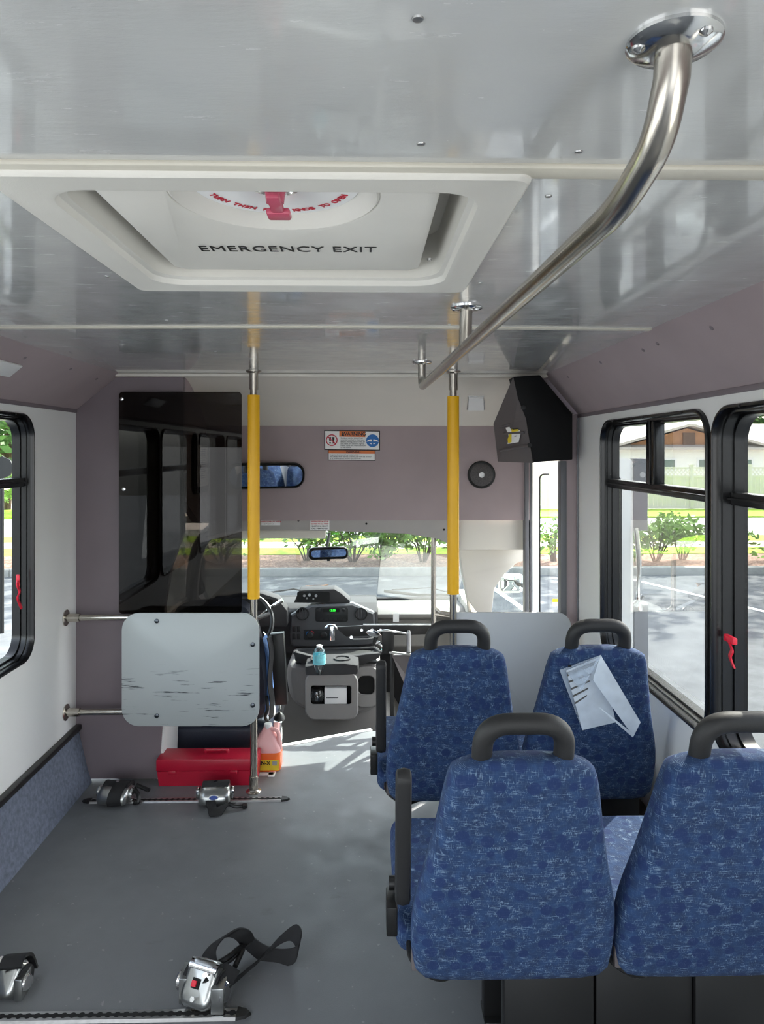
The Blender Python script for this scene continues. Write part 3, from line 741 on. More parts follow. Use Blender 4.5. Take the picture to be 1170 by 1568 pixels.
# top tray
bm = bmn(); Yt = Y0 - .05
prism(bm, [P(x, y, Yt) for x, y in [(450, 998), (452, 1012), (470, 1019), (500, 1022), (556, 1018), (580, 1008), (583, 1000), (560, 1002), (520, 1008), (480, 1006)]], (0, 0.04, 0), 0.004); tube(bm, fillet([P(452, 1000, 4.26), P(456, 996, 4.53), P(574, 993, 4.53), P(583, 1000, 4.26)], .04), .012, 8); obj('tray_lip', bm, 'dash', E)
bm = bmn(); zr_ = P(510, 1015, 4.25).z; prism(bm, [(P(454, 1010, 4.26).x, 4.26, zr_), (P(578, 1010, 4.26).x, 4.26, zr_), (P(570, 1010, 4.58).x, 4.58, zr_), (P(458, 1010, 4.58).x, 4.58, zr_)], (0, 0, -.01)); obj('tray_recess', bm, 'hole', E)  # flat near-black sheet paints the shade inside the tray
# right pocket
def pocket(name, cx, cy, hw, hh, ocx, ocy, ohw, ohh, Y, depth, m, parent, r=8, ro=14, back=0.06):
    bm = bmn(); f = lambda cx, cy, hw, hh, r, Y: [P(x, y, Y) for x, y in rr(cx, cy, hw, hh, r, 5)]
    loft(bm, [f(ocx, ocy, ohw, ohh, ro, Y + back), f(ocx, ocy, ohw, ohh, ro, Y + .008), f(ocx, ocy, ohw - 2, ohh - 2, ro - 2, Y), f(cx, cy, hw + 1, hh + 1, r, Y), f(cx, cy, hw, hh, r, Y + .006), f(cx, cy, hw, hh, r, Y + depth)], False, True)
    o = obj(name, bm, m, parent)
    bm = bmn(); bm.faces.new([bm.verts.new(p) for p in f(cx, cy, hw + 1, hh + 1, r, Y + depth - .004)]); obj('pocket_lining', bm, 'hole', o)  # near-black sheet at the back paints the pocket's inner shade
    return o
pocket('side_pocket', 561, 1049, 12.5, 14, 561, 1052, 20, 32, Y0 - .045, 0.028, 'enginecover', E)
# front console
bm = bmn(); Yc = 4.12
pocket('console', 507, 1064, 31, 14, 508, 1066, 41, 37, Yc, 0.11, 'enginecover', E, 4, 16, 0.20)
bm = bmn()
pts = smooth_poly([(P(x, y, Yc).x, P(x, y, Yc).z) for x, y in [(468, 1014), (548, 1012), (550, 1028), (545, 1031), (472, 1033), (468, 1030)][::-1]], 1)
pillow(bm, pts, [(0.006, -0.03), (0, -0.02), (0, 0.15)], lambda a, b, c: Vector((a, Yc + c, b))); ct = obj('cup_tray', bm, 'dash', E)
ztray = P(508, 1013, Yc).z
for x in (488, 524):
    c = P(x, 1018, Yc + .05); c.z = ztray - .004
    bm = bmn(); lathe(bm, [(0.048, 0), (0.048, 0.012), (0.042, 0.012), (0.040, 0.002)], c, 24); obj('cup_ring', bm, 'dash', ct)
    bm = bmn(); lathe(bm, [(0.041, 0.004), (0.040, 0.0045)], c, 24); obj('cup_well', bm, 'hole', ct)  # flat dark disc, shade of the cup hole put into colour
# water bottle
bt = thing('water_bottle', P(489, 1031, Yc - .045), 'clear water bottle with teal label standing in the console cup holder', 'bottle')
c = Vector((P(489, 1031, Yc - .045).x, Yc - .045, P(489, 1031, Yc - .045).z + .002)); bt.location = c
s = lambda r, y: (r * 1.1, P(489, y, Yc - .045).z - c.z)
bm = bmn(); lathe(bm, [s(.021, 1031), s(.024, 1027), s(.032, 1018), s(.033, 1010), s(.033, 1000), s(.026, 994), s(.012, 990), s(.012, 988)], c, 20); obj('bottle_body', bm, 'clear', bt)
M['teal'] = mat('teal_label', '#7fd0d8', 0.4, var=0.2, scale=40)
bm = bmn(); lathe(bm, [s(.0336, 1016), s(.0338, 1001)], c, 20, cap=False); obj('bottle_label', bm, 'teal', bt)
bm = bmn(); lathe(bm, [s(.0145, 991), s(.0145, 988), (0.011, s(0, 987.5)[1])], c, 16); obj('bottle_cap', bm, 'white', bt)
# cup and white box in the pocket
zf = P(507, 1077, Yc + .03).z + .001
c = Vector((P(486, 1070, Yc + .05).x, Yc + .045, zf)); cp = thing('drinking_cup', c, 'clear plastic cup standing in the console pocket left of the white box', 'cup')
bm = bmn(); lathe(bm, [(0.026, 0), (0.036, 0.02), (0.038, 0.05), (0.030, 0.075), (0.012, 0.082)], c, 20); obj('cup_body', bm, 'clear', cp)
bm = bmn(); lathe(bm, [(0.031, 0.073), (0.033, 0.078), (0.029, 0.084)], c, 20); obj('cup_lid', bm, 'black', cp)
a = P(497, 1077, Yc + .02); b = P(531, 1053, Yc + .02)
tb = thing('tissue_box', ((a.x + b.x) / 2, Yc + .05, zf), 'small white cardboard box lying in the console pocket', 'box')
bm = bmn(); box(bm, (a.x, Yc + .015, zf), (b.x, Yc + .10, b.z), 0.003); obj('carton', bm, 'paper', tb)
bm = bmn(); box(bm, (a.x + .01, Yc + .013, zf + .035), (b.x - .05, Yc + .0152, zf + .04)); obj('printed_line', bm, 'inkgrey', tb)

# ------------------------------------------------------------------ driver seat
DS = thing('driver_seat', (P(325, 1100, 3.62).x, 3.70, -0.30), 'dark navy driver seat behind the scuffed grey partition panel', 'seat')
bm = bmn()
ol = [(262, 1112), (258, 1040), (262, 960), (272, 926), (300, 915), (360, 912), (385, 918), (398, 945), (407, 1000), (414, 1060), (408, 1112)]
poly = smooth_poly([(P(x, y, 3.6).x, P(x, y, 3.6).z) for x, y in ol[::-1]], 2)
pillow(bm, poly, [(0.05, -0.05), (0.02, -0.04), (0, 0), (0.02, .05), (0.05, 0.06)], lambda a, b, c: Vector((a, 3.6 + c + (b - .4) * -.12, b))); obj('backrest', bm, 'navy', DS)
bm = bmn(); a = P(258, 1108, 3.6); b = P(412, 1150, 3.6); box(bm, (a.x, 3.56, b.z), (b.x, 4.08, a.z), 0.03, 3); obj('seat_cushion', bm, 'navy', DS)
bm = bmn(); a = P(270, 1150, 3.6); b = P(398, 1150, 3.6); box(bm, (a.x, 3.62, -0.30), (b.x, 4.0, a.z + .02), 0.01); obj('pedestal', bm, 'black', DS)
bm = bmn(); pts = catmull([P(412, 975, 3.55), P(416, 1000, 3.54), P(413, 1040, 3.52), P(417, 1075, 3.53), P(415, 1100, 3.55)], 5); ribbon(bm, pts, 0.05, (0.3, 1, 0)); obj('seat_belt', bm, 'strap', DS)
bm = bmn(); poly = smooth_poly([(P(x, y, 3.6).x, P(x, y, 3.6).z) for x, y in [(399, 985), (403, 975), (412, 1000), (418, 1050), (412, 1090), (404, 1100), (400, 1040)][::-1]], 1)
M['jeanblue'] = mat('light_blue_cloth', '#4f73a8', 0.9, var=0.2, scale=20)
pillow(bm, poly, [(0.006, -0.03), (0, 0), (0.006, .1)], lambda a, b, c: Vector((a, 3.62 + c, b))); o_ = obj('side_bolster', bm, 'jeanblue', DS); o_['label'] = 'light blue seat side'
# chrome levers behind left of seat
bm = bmn(); tube(bm, catmull([P(252, 1150, 3.5), P(255, 1125, 3.5), P(262, 1118, 3.5), P(258, 1140, 3.5)], 5), 0.01, 8); tube(bm, [P(265, 1150, 3.5), P(264, 1120, 3.5)], 0.008, 8); obj('recline_lever', bm, 'chrome', DS)
# tall black panel and handbrake
bm = bmn(); prism(bm, [P(413, 972, 3.58), P(434, 970, 3.58), P(440, 1079, 3.58), P(421, 1081, 3.58)], (0, 0.05, 0), 0.004)
TB = thing('radio_pedestal', P(430, 1150, 3.6), 'tall flat black panel standing on a thin stem right of the driver seat', 'panel'); TB.location.z = -0.30
obj('panel', bm, 'black', TB)
bm = bmn(); tube(bm, [P(429, 1078, 3.6), P(430, 1090, 3.62), Vector((P(430, 1090, 3.62).x, 3.62, -0.30))], 0.007, 8); obj('stem', bm, 'chrome', TB)
bm = bmn(); lathe(bm, [(.022, 0), (.03, .015), (.02, .035), (.008, .045)], P(428, 1104, 3.6), 14); obj('swivel_knob', bm, 'black', TB)
bm = bmn(); prism(bm, [P(418, 1105, 3.55), P(432, 1106, 3.55), P(428, 1135, 3.55), P(420, 1160, 3.55)], (0, 0.02, 0), 0.003)
hb = thing('parking_brake_lever', (P(425, 1160, 3.56).x, 3.56, -0.30), 'polished silver bracket with black hand lever beside the driver seat', 'lever')
obj('bracket', bm, 'chrome', hb)
bm = bmn(); tube(bm, catmull([P(412, 1107, 3.52), P(406, 1098, 3.5), P(410, 1085, 3.5), P(408, 1065, 3.52)], 4), 0.008, 8); obj('grip', bm, 'black', hb)
bm = bmn(); tube(bm, [P(422, 1140, 3.56), Vector((P(422, 1140, 3.56).x, 3.56, -0.30))], 0.012, 8); obj('lever_foot', bm, 'black', hb)
bm = bmn(); poly = smooth_poly([(P(x, y, 3.66).x, P(x, y, 3.66).z) for x, y in [(412, 1062), (418, 1068), (424, 1085), (421, 1096), (412, 1098), (408, 1080)][::-1]], 2)
pillow(bm, poly, [(0.01, -0.03), (0, 0), (0.01, .03)], lambda a, b, c: Vector((a, 3.64 + c, b))); tag(obj('cloth_bundle', bm, 'white'), 'white crumpled cloth tucked beside the driver seat', 'cloth')

# ------------------------------------------------------------------ signs on the over-cab panel
Ys = YP - 0.002
def rect_part(name, x0, y0, x1, y1, m, parent, dy=0.0, Y=Ys, th=0.001, tilt=0.0):
    bm = bmn(); prism(bm, [P(x0, y0, Y - dy), P(x1, y0 + tilt, Y - dy), P(x1, y1 + tilt, Y - dy), P(x0, y1, Y - dy)], (0, th, 0)); return obj(name, bm, m, parent, smooth=False)
sg = thing('warning_sign', P(539, 688, Ys), 'wide black-edged WARNING sign with red prohibition and blue round symbols on the mauve panel', 'sign')
rect_part('sign_border', 496.5, 658.5, 582, 689, 'ink', sg, 0.0, tilt=1)
rect_part('sign_face', 498, 660, 580.5, 687.5, 'paper', sg, 0.001, tilt=1)
rect_part('orange_band', 519.5, 660, 559.5, 668.5, 'orange', sg, 0.002, tilt=.6)
text('WARNING', 0.026, 'ink', sg, P(542, 664.6, Ys - .003), (1, 0, 0), (0, 0, 1), bold=0.0006, sx=1.0)
bm = bmn(); prism(bm, [P(522.5, 667.5, Ys - .003), P(525, 662, Ys - .003), P(527.5, 667.5, Ys - .003)], (0, .0005, 0)); obj('warning_triangle', bm, 'ink', sg, smooth=False)
lines = ['Children can be killed if not', 'securely buckled in their seat', 'Before moving be sure that all', 'seat belts are fastened tightly', 'Never leave any rider unbelted', 'in the vehicle']
for k, l in enumerate(lines): text(l, 0.0105, 'ink', sg, P(521.5, 670.8 + k * 2.85, Ys - .002), (1, 0, 0), (0, 0, 1), align='LEFT')
def ringm(cx, cy, r0, r1, m, name, par, dy):
    bm = bmn(); c = P(cx, cy, Ys - dy); loft(bm, [[c + Vector((r * math.cos(a * PI / 16), d, r * math.sin(a * PI / 16))) for a in range(32)] for r, d in ((r0, 0), (r1, 0), (r1, .0005), (r0, .0005), (r0, 0))], False, False); return obj(name, bm, m, par, smooth=False)
ringm(508, 674, 0.0255, 0.031, 'inkred', 'prohibition_ring', sg, 0.003)
bm = bmn(); c = P(508, 674, Ys - .0035); d = Vector((.7, 0, -.7)) * .028; n = Vector((.7, 0, .7)) * .003; prism(bm, [c - d - n, c + d - n, c + d + n, c - d + n], (0, .0005, 0)); obj('prohibition_bar', bm, 'inkred', sg, smooth=False)
bm = bmn()
for dx in (-.0085, .0085):
    q = c + Vector((dx, .001, 0)); prism(bm, [q + Vector(v) for v in ((-.006, 0, .017), (.006, 0, .017), (.0045, 0, -.004), (-.0045, 0, -.004))], (0, .0004, 0)); box(bm, q + Vector((-.004, 0, -.018)), q + Vector((.004, .0004, -.010)))
obj('symbol', bm, 'ink', sg, smooth=False)
bm = bmn(); lathe(bm, [(0.034, 0), (0.034, -.0006)], P(570.5, 674.8, Ys - .002), 32, 'Y'); obj('blue_disc', bm, 'blueink', sg, smooth=False)
bm = bmn(); c = P(570.5, 674.8, Ys - .0035)
for s_ in (-1, 1):
    box(bm, c + Vector((s_ * .004, 0, -.004)), c + Vector((s_ * .014, .0004, .007)))
    prism(bm, [c + Vector((s_ * x, 0, z)) for x, z in ((.014, .006), (.024, .004), (.032, -.006), (.024, -.004), (.014, -.003))], (0, .0004, 0))
    prism(bm, [c + Vector((s_ * x, 0, z)) for x, z in ((.003, -.016), (.008, -.012), (.008, -.0145), (.015, -.0145), (.015, -.0175), (.008, -.0175), (.008, -.020))], (0, .0004, 0))
obj('symbol', bm, 'white', sg, smooth=False)
sg = thing('warning_sign', P(539, 704, Ys), 'narrower WARNING label with orange band directly below the wide warning sign', 'sign')
rect_part('sign_border', 502, 688.6, 575, 705, 'ink', sg, 0.0, tilt=.8)
rect_part('sign_face', 503.4, 689.6, 573.8, 704, 'paper', sg, 0.001, tilt=.8)
rect_part('orange_band', 503.4, 689.6, 573.8, 694.3, 'orange', sg, 0.002, tilt=.6)
text('WARNING', 0.016, 'ink', sg, P(541, 692.2, Ys - .003), (1, 0, 0), (0, 0, 1), bold=0.0004)
for k, l in enumerate(['Keep head, arms and legs inside vehicle', 'Stay seated while the bus is moving and hold the handrail', 'at all times to avoid serious injury or death']): text(l, 0.0095, 'ink', sg, P(505, 696.6 + k * 2.8, Ys - .002), (1, 0, 0), (0, 0, 1), align='LEFT')
# stickers on header trim
sk = thing('sticker', P(490, 811, Yh), 'square white sticker with red and black print on the windshield header', 'sticker')
rect_part('sticker_face', 475, 792.5, 504.5, 811.5, 'paper', sk, 0.004, Y=Yh)
for k, (l, mm) in enumerate([('THIS VEHICLE IS EQUIPPED', 'inkgrey'), ('PASSENGERS MUST BE', 'inkred'), ('SEATED AT ALL TIMES', 'inkred'), ('QUESTIONS ABOUT', 'ink'), ('CALL 1-888-762-4531', 'ink')]): text(l, 0.0095 if k else .007, mm, sk, P(489.7, 795.3 + k * 3.5, Yh - .0055), (1, 0, 0), (0, 0, 1), bold=.0002)
sk = thing('sticker', P(414, 804, Yh), 'narrow white sticker with red print on the header right of the left yellow pole', 'sticker')
rect_part('sticker_face', 400, 796.5, 429, 804.5, 'paper', sk, 0.004, Y=Yh)
text('WHEELCHAIR LIFT INSIDE', 0.0095, 'inkred', sk, P(414.5, 799, Yh - .0055), (1, 0, 0), (0, 0, 1), bold=.0002)
text('CAPACITY: 4-7', 0.0075, 'ink', sk, P(412, 802.5, Yh - .0055), (1, 0, 0), (0, 0, 1))
# speaker
sp = thing('speaker', P(737, 727, Ys), 'round black speaker grille on the mauve over-cab panel', 'speaker')
c = P(737, 727, YP); bm = bmn(); lathe(bm, [(0.074, 0), (0.074, -0.008), (0.068, -0.013), (0.062, -0.010)], c, 36, 'Y'); obj('speaker_ring', bm, 'black', sp)
bm = bmn(); lathe(bm, [(0.063, -0.009), (0.05, -0.014), (0.03, -0.016), (0.004, -0.017)], c, 36, 'Y'); sgr = obj('grille', bm, mat('grille_mesh', '#4a4646', 0.6, var=0.5, scale=260), sp)
bm = bmn(); lathe(bm, [(0.016, -0.016), (0.014, -0.019), (0.003, -0.0195)], c, 16, 'Y'); obj('badge', bm, 'alu', sp)
# small dome lamp on header
q = P(729, 622, 3.62)
dl = thing('courtesy_light', q, 'small square white courtesy light on the cream header near the black corner cover', 'light')
bm = bmn(); zz = lambda y: z0 + (z1 - z0) * (((y - YF) / (YP - YF)) ** 1.6)
def hp(px, ydepth, lift): x = at(px, 620, Y=ydepth).x; return Vector((x, ydepth, zz(ydepth) - lift))
ya, yb = 3.52, 3.62
loft(bm, [[hp(718, ya, -.002), hp(740, ya, -.002), hp(741, yb, -.002), hp(717, yb, -.002)], [hp(718, ya, .012), hp(740, ya, .012), hp(741, yb, .012), hp(717, yb, .012)]]); obj('lens', bm, 'white', dl)
bm = bmn(); loft(bm, [[hp(717, ya - .004, -.002), hp(741, ya - .004, -.002), hp(743, yb + .006, -.002), hp(715, yb + .006, -.002)], [hp(717, ya - .004, .005), hp(741, ya - .004, .005), hp(743, yb + .006, .005), hp(715, yb + .006, .005)]]); obj('lamp_base', bm, 'alu', dl)
# big interior mirror
def mirror_thing(name, cx, cy, hw, hh, Y, label, r, target, mm='mirror'):
    t = thing(name, P(cx, cy, Y), label, 'mirror'); c = P(cx, cy, Y); k = Y / FPX
    nv = ((Vector((0, 0, CH)) - c).normalized() + (Vector(target) - c).normalized()).normalized(); ax_ = (-nv).cross(Vector((0, 0, 1))).normalized(); uz = ax_.cross(-nv); Rm = Matrix((ax_, -nv, uz)).transposed()
    f = lambda a, b, d: c + Rm @ Vector((a, d, b))
    bm = bmn(); pillow(bm, rr(0, 0, hw * k, hh * k, r * k, 8), [(0.012, -0.004), (0.006, -0.012), (0.0, -0.006), (0.0, 0.010), (0.02, 0.03)], f); obj('mirror_frame', bm, 'black', t)
    bm = bmn(); lp = [f(a, b, -0.0125) for a, b in rr(0, 0, (hw - 4) * k, (hh - 4) * k, (r - 3) * k, 8)]; bm.faces.new([bm.verts.new(p) for p in lp]); obj('mirror_glass', bm, mm, t, smooth=False)
    return t, f
t, f = mirror_thing('passenger_mirror', 407.5, 728.5, 60, 20, YP - .09, 'wide black-framed interior mirror on the mauve panel behind the left yellow pole', 17, (0.55, 1.9, 0.75))
bm = bmn(); tube(bm, [f(0, 0, .02), Vector((f(0, 0, 0).x, YP, f(0, 0, 0).z + .0))], 0.02, 10); obj('mirror_mount', bm, 'black', t)
t, f = mirror_thing('rear_view_mirror', 503, 847, 31, 9.5, 4.12, 'small rear-view mirror hanging at the top of the windshield', 8, (0.5, 2.5, 0.8))
bm = bmn(); tube(bm, [f(0, 0, .02), f(0, .02, .06), Vector((f(0, 0, 0).x, 4.24, f(0, 0, 0).z + .10))], 0.008, 8); obj('mirror_stalk', bm, 'black', t)
bm = bmn(); box(bm, f(-.012, -.045, -.01), f(.012, -.034, .01), .003); obj('day_night_tab', bm, 'black', t)
# oval framed convex mirror on left inner side wall of the over-cab
xw = -0.845
def sidep(px, py): return at(px, py, X=xw)
yy0, yy1 = sidep(293, 710).y, sidep(315, 710).y
zc_ = at(303, 710, X=xw).z
vm = thing('visor_notice', (xw, (yy0 + yy1) / 2, zc_ - .18), 'tall black-framed notice on the cab side wall seen through the smoked partition', 'notice')
hz = (755 - 663) / 2 * 3.5 / FPX
bm = bmn(); pillow(bm, rr(0, 0, (yy1 - yy0) / 2, hz, 0.05), [(0.008, .02), (0, .012), (0, 0)], lambda a, b, c: Vector((xw + c, (yy0 + yy1) / 2 + a, zc_ + b))); obj('notice_frame', bm, 'black', vm)
bm = bmn(); bm.faces.new([bm.verts.new((xw + .0215, (yy0 + yy1) / 2 + a, zc_ + b)) for a, b in rr(0, -.01, (yy1 - yy0) / 2 - .03, hz - .045, .02)]); obj('notice_card', bm, 'paper', vm)
bm = bmn()
for k in range(14): box(bm, (xw + .0217, (yy0 + yy1) / 2 - .05, zc_ + .07 - k * .011), (xw + .0222, (yy0 + yy1) / 2 + .05, zc_ + .0735 - k * .011))
obj('printed_line', bm, 'inkgrey', vm)

# ------------------------------------------------------------------ corner cover (black box over the doorway)
cc = thing('corner_cover', P(825, 707, 3.2), 'black faceted cover box in the upper right corner above the doorway', 'cover')
F = [(786, 577), (827, 574), (877, 634), (877, 704), (818, 708), (806, 642), (793, 610)]
L = [(784, 578), (756, 648), (763, 707), (818, 709), (806, 642), (793, 610)]
bm = bmn(); Yn = 3.17
fv = [P(x, y, Yn) for x, y in F]
prism(bm, fv, (0, 0.10, 0), 0.004); obj('front_shell', bm, 'coverblack', cc)
bm = bmn()
lp = [P(786, 577, Yn), P(756, 648, Yn + .22), P(763, 707, Yn + .22), P(818, 709, Yn + .02), P(806, 642, Yn + .004), P(793, 610, Yn + .002)]
lb_ = [p + Vector((0.02, 0.12, 0)) for p in lp]
loft(bm, [lp, lb_], fan=True); obj('side_shell', bm, 'greybox', cc, smooth=False)
def sl_(px, py):  # point on the side shell plane
    t = (px - 756) / (812 - 756.); return P(px, py, Yn + .21 - .20 * min(1, max(0, t)) - .012)
for (x0, y0, x1, y1) in ((766, 654, 801, 643), (766, 690, 810, 682), (772, 664, 803, 662)):
    bm = bmn(); tube(bm, [sl_(x0, y0), sl_(x1, y1)], 0.006, 8); obj('rib', bm, 'greybox', cc)
bm = bmn(); lathe(bm, [(.012, 0), (.010, -.012), (.003, -.014)], P(801, 624, Yn + .01), 14, 'Y'); lathe(bm, [(.011, 0), (.009, -.01)], P(811, 682, Yn + .01), 14, 'Y'); obj('cover_bolt', bm, 'rubber', cc)
st = thing('caution_sticker', sl_(786, 678), 'crinkled white and yellow caution sticker on the side of the black corner cover', 'sticker')
dv = Vector((0, -.004, 0))
bm = bmn(); prism(bm, [sl_(x, y) + dv for x, y in [(774, 655), (793, 651), (797, 663), (794, 677), (777, 680), (779, 668)]], (0, .001, 0)); obj('sticker_face', bm, 'paper', st, smooth=False)
bm = bmn(); prism(bm, [sl_(x, y) + dv * 1.5 for x, y in [(782, 654), (792, 652), (794, 660), (783, 662)]], (0, .001, 0)); prism(bm, [sl_(x, y) + dv * 1.5 for x, y in [(780, 664), (783, 663), (783, 677), (778, 679), (777, 673)]], (0, .001, 0)); obj('yellow_patch', bm, 'yellowink', st, smooth=False)
text('CAUTION', .010, 'ink', st, sl_(788, 657) + dv * 2.5, (sl_(792, 652) - sl_(782, 654)), (0, 0, 1)); text('HOT', .008, 'inkgrey', st, sl_(789, 668) + dv * 2.5, (sl_(792, 652) - sl_(782, 654)), (0, 0, 1))

# ------------------------------------------------------------------ smoked partition
bm = bmn(); Yk = 3.215
prism(bm, [P(x, y, Yk) for x, y in rr(276, 770, 94, 170, 6)], (0, 0.006, 0))
spn = thing('smoked_partition', P(276, 940, Yk), 'dark smoked acrylic partition bolted behind the driver seat', 'partition')
obj('acrylic_sheet', bm, 'smoke', spn, smooth=False)
for x, y in ((187, 611), (190, 749)):
    bm = bmn(); lathe(bm, [(.009, 0), (.008, -.005), (.003, -.007)], P(x, y, Yk), 14, 'Y'); obj('bolt', bm, 'chrome', spn)
# ------------------------------------------------------------------ stanchion poles
def flange(bm, c, r=0.034, dirz=-1, bolts=3):
    lathe(bm, [(r, 0), (r, dirz * 0.003), (r * 0.82, dirz * 0.005), (0.021, dirz * 0.009), (0.019, dirz * 0.012)], c, 28)
    for k in range(bolts):
        a = R(40 + 360 / bolts * k); lathe(bm, [(0.0055, dirz * .003), (0.005, dirz * .007), (0.002, dirz * .008)], Vector(c) + Vector((r * .76 * math.cos(a), r * .76 * math.sin(a), 0)), 10)
def pole(px, Y, label, ys0, ys1, zbot=0.0):
    c = P(px, 700, Y); x = c.x
    t = thing('stanchion_pole', (x, Y, zbot), label, 'pole')
    bm = bmn(); cyl(bm, (x, Y, zbot), (x, Y, ZC), 0.016); obj('tube', bm, 'steel', t)
    bm = bmn(); cyl(bm, (x, Y, P(px, ys0, Y).z), (x, Y, P(px, ys1, Y).z), 0.0268, 24); s_ = obj('yellow_sleeve', bm, 'yellow', t)
    bm = bmn(); flange(bm, (x, Y, ZC)); cyl(bm, (x, Y, ZC - .005), (x, Y, ZC - 0.082), 0.0205); obj('ceiling_flange', bm, 'steel', t)
    bm = bmn(); flange(bm, (x, Y, zbot), 0.034, 1); cyl(bm, (x, Y, zbot), (x, Y, zbot + 0.07), 0.0195); obj('floor_flange', bm, 'steel', t)
    return t
pole(388.5, 3.17, 'steel stanchion pole with yellow sleeve left, at the scuffed grey panel', 605, 916)
pole(694, 3.17, 'steel stanchion pole with yellow sleeve right, at the edge of the barrier panel', 607, 909)
# ------------------------------------------------------------------ scuffed panel with rails
MP = thing('modesty_panel', P(292, 1112, 3.15), 'scuffed light grey rounded panel on two steel rails from the left wall', 'panel')
bm = bmn(); Ym = 3.145
pillow(bm, [(P(x, y, Ym).x, P(x, y, Ym).z) for x, y in rr(292, 1025, 105, 86.5, 26)][::-1], [(0.003, -0.006), (0.0, -.004), (0.0, .004), (0.003, .006)], lambda a, b, c: Vector((a, Ym + c, b)))
obj('board', bm, 'scuffed', MP, origin=P(292, 1025, Ym))
for x, y in ((240, 951), (387, 987), (387, 1080), (240, 1096)):
    bm = bmn(); lathe(bm, [(.0105, 0), (.0095, -.004), (.004, -.006)], P(x, y, Ym - .006), 16, 'Y'); lathe(bm, [(.004, -.0062), (.003, -.0065)], P(x, y, Ym - .006), 8, 'Y'); obj('bolt', bm, mat('bolt_dark', '#555a60', 0.3, 1.0) if 'bolt' not in M else M['bolt'], MP)
for y in (945.5, 1090):
    a = at(104, y, X=XL); a.y = 3.17; z = P(200, y, 3.17).z; a.z = z; xr_ = P(388.5, 900, 3.17).x - .0165
    bm = bmn(); cyl(bm, (XL, 3.17, z), (xr_, 3.17, z), 0.0135); r_ = obj('rail', bm, 'steel', MP)
    bm = bmn(); lathe(bm, [(0.036, 0), (0.036, .004), (0.03, .007), (0.021, .010)], (XL, 3.17, z), 24, 'X'); cyl(bm, (XL, 3.17, z), (XL + .062, 3.17, z), 0.0185); obj('rail_flange', bm, 'steel', r_)
# ------------------------------------------------------------------ right barrier
bm = bmn(); Yb_ = 3.17
poly = [(697, 1180), (697, 942), (700, 938)] + [(853 + 22 * math.sin(R(a)), 960 - 22 * math.cos(R(a))) for a in range(0, 91, 15)] + [(875, 1180)]
BP = thing('barrier_panel', P(785, 1200, Yb_), 'large plain grey barrier panel in front of the doorway behind the forward seats', 'panel'); BP.location.z = 0
prism(bm, [P(x, y, Yb_) for x, y in poly], (0, 0.016, 0), 0.002); obj('board', bm, 'barrier', BP)
for x in (720, 850):
    bm = bmn(); q = P(x, 1170, Yb_ + .008); box(bm, (q.x - .015, Yb_, 0), (q.x + .015, Yb_ + .016, q.z), .002); obj('foot', bm, 'steel', BP)
# ------------------------------------------------------------------ entry grab rail
GR = thing('entry_grab_rail', P(664, 1100, 3.9), 'bent steel grab rail rising beside the doorway in front of the windshield', 'rail')
bm = bmn(); q = P(664, 820, 3.9); tube(bm, [(q.x, 3.9, q.z), (q.x, 3.9, -0.30)], 0.0145, 12); obj('upright', bm, 'steel', GR)
bm = bmn(); tube(bm, fillet([P(664, 940, 3.9), P(700, 944, 3.92), P(722, 941, 3.95), P(745, 955, 3.95), P(750, 1010, 3.95)], 0.05), 0.014, 12); tube(bm, fillet([P(664, 930, 3.9), P(672, 938, 3.9), P(690, 940, 3.9)], .02), .013, 10); obj('branch', bm, 'steel', GR)
GR.location.z = 0
for c in GR.children: c.location.z += P(664, 1100, 3.9).z
# ------------------------------------------------------------------ manual door opener
DO = thing('door_opener_linkage', P(600, 990, 4.0), 'black and silver manual door lever linkage spanning in front of the dash', 'lever')
Yd = 4.0; PB = lambda x, y, d=0: P(x, y, Yd + d)
bm = bmn(); prism(bm, [PB(512, 960), PB(560, 958), PB(668, 958), PB(668, 971), PB(560, 974), PB(530, 975)], (0, .012, 0), .002); obj('arm_bar', bm, 'black', DO)
bm = bmn(); prism(bm, [PB(556, 956), PB(668, 956), PB(668, 958.5), PB(556, 959)], (0, .012, 0), .001); obj('bar_edge', bm, 'alu', DO)
bm = bmn(); box(bm, PB(505, 961, -.01), PB(513, 979, .02), .004); tube(bm, catmull([PB(498, 962), PB(503, 958, -.01), PB(511, 958, -.01), PB(516, 963)], 5), .007, 10); obj('clevis', bm, 'chrome', DO)
bm = bmn(); cyl(bm, PB(554, 965, -.01), PB(554, 965, .02), .008, 12); cyl(bm, PB(583, 965, -.01), PB(583, 965, .02), .008, 12); cyl(bm, PB(538, 976, -.01), PB(538, 976, .02), .009, 12); obj('pivot_pin', bm, 'chrome', DO)
bm = bmn(); prism(bm, [PB(559, 968, -.015), PB(570, 962, -.015), PB(578, 967, -.015), PB(585, 973, -.015), PB(575, 976, -.015), PB(566, 974, -.015)], (0, .02, 0), .003); tube(bm, [PB(540, 978), PB(562, 978), PB(575, 975)], .005, 8); tube(bm, catmull([PB(573, 986), PB(580, 984), PB(586, 992), PB(585, 998)], 4), .009, 10); obj('toggle', bm, 'chrome', DO)
bm = bmn(); box(bm, PB(585, 968, -.01), PB(603, 997, .05), .003); tube(bm, [PB(575, 975), PB(573, 988)], .012, 10); obj('pivot_block', bm, 'black', DO)
bm = bmn(); tube(bm, fillet([PB(578, 967, -.02), PB(592, 965, -.02), PB(608, 968, -.02), PB(626, 970, -.02)], .02), .006, 8); obj('crank_arm', bm, 'chrome', DO)
bm = bmn(); lathe(bm, [(.006, .02), (.012, .012), (.013, 0), (.012, -.09), (.013, -.10)], PB(626, 971, -.02), 16); tube(bm, [PB(596, 999, -.02), PB(629, 1002, -.02)], .007, 8); obj('grip_handle', bm, 'alu', DO)
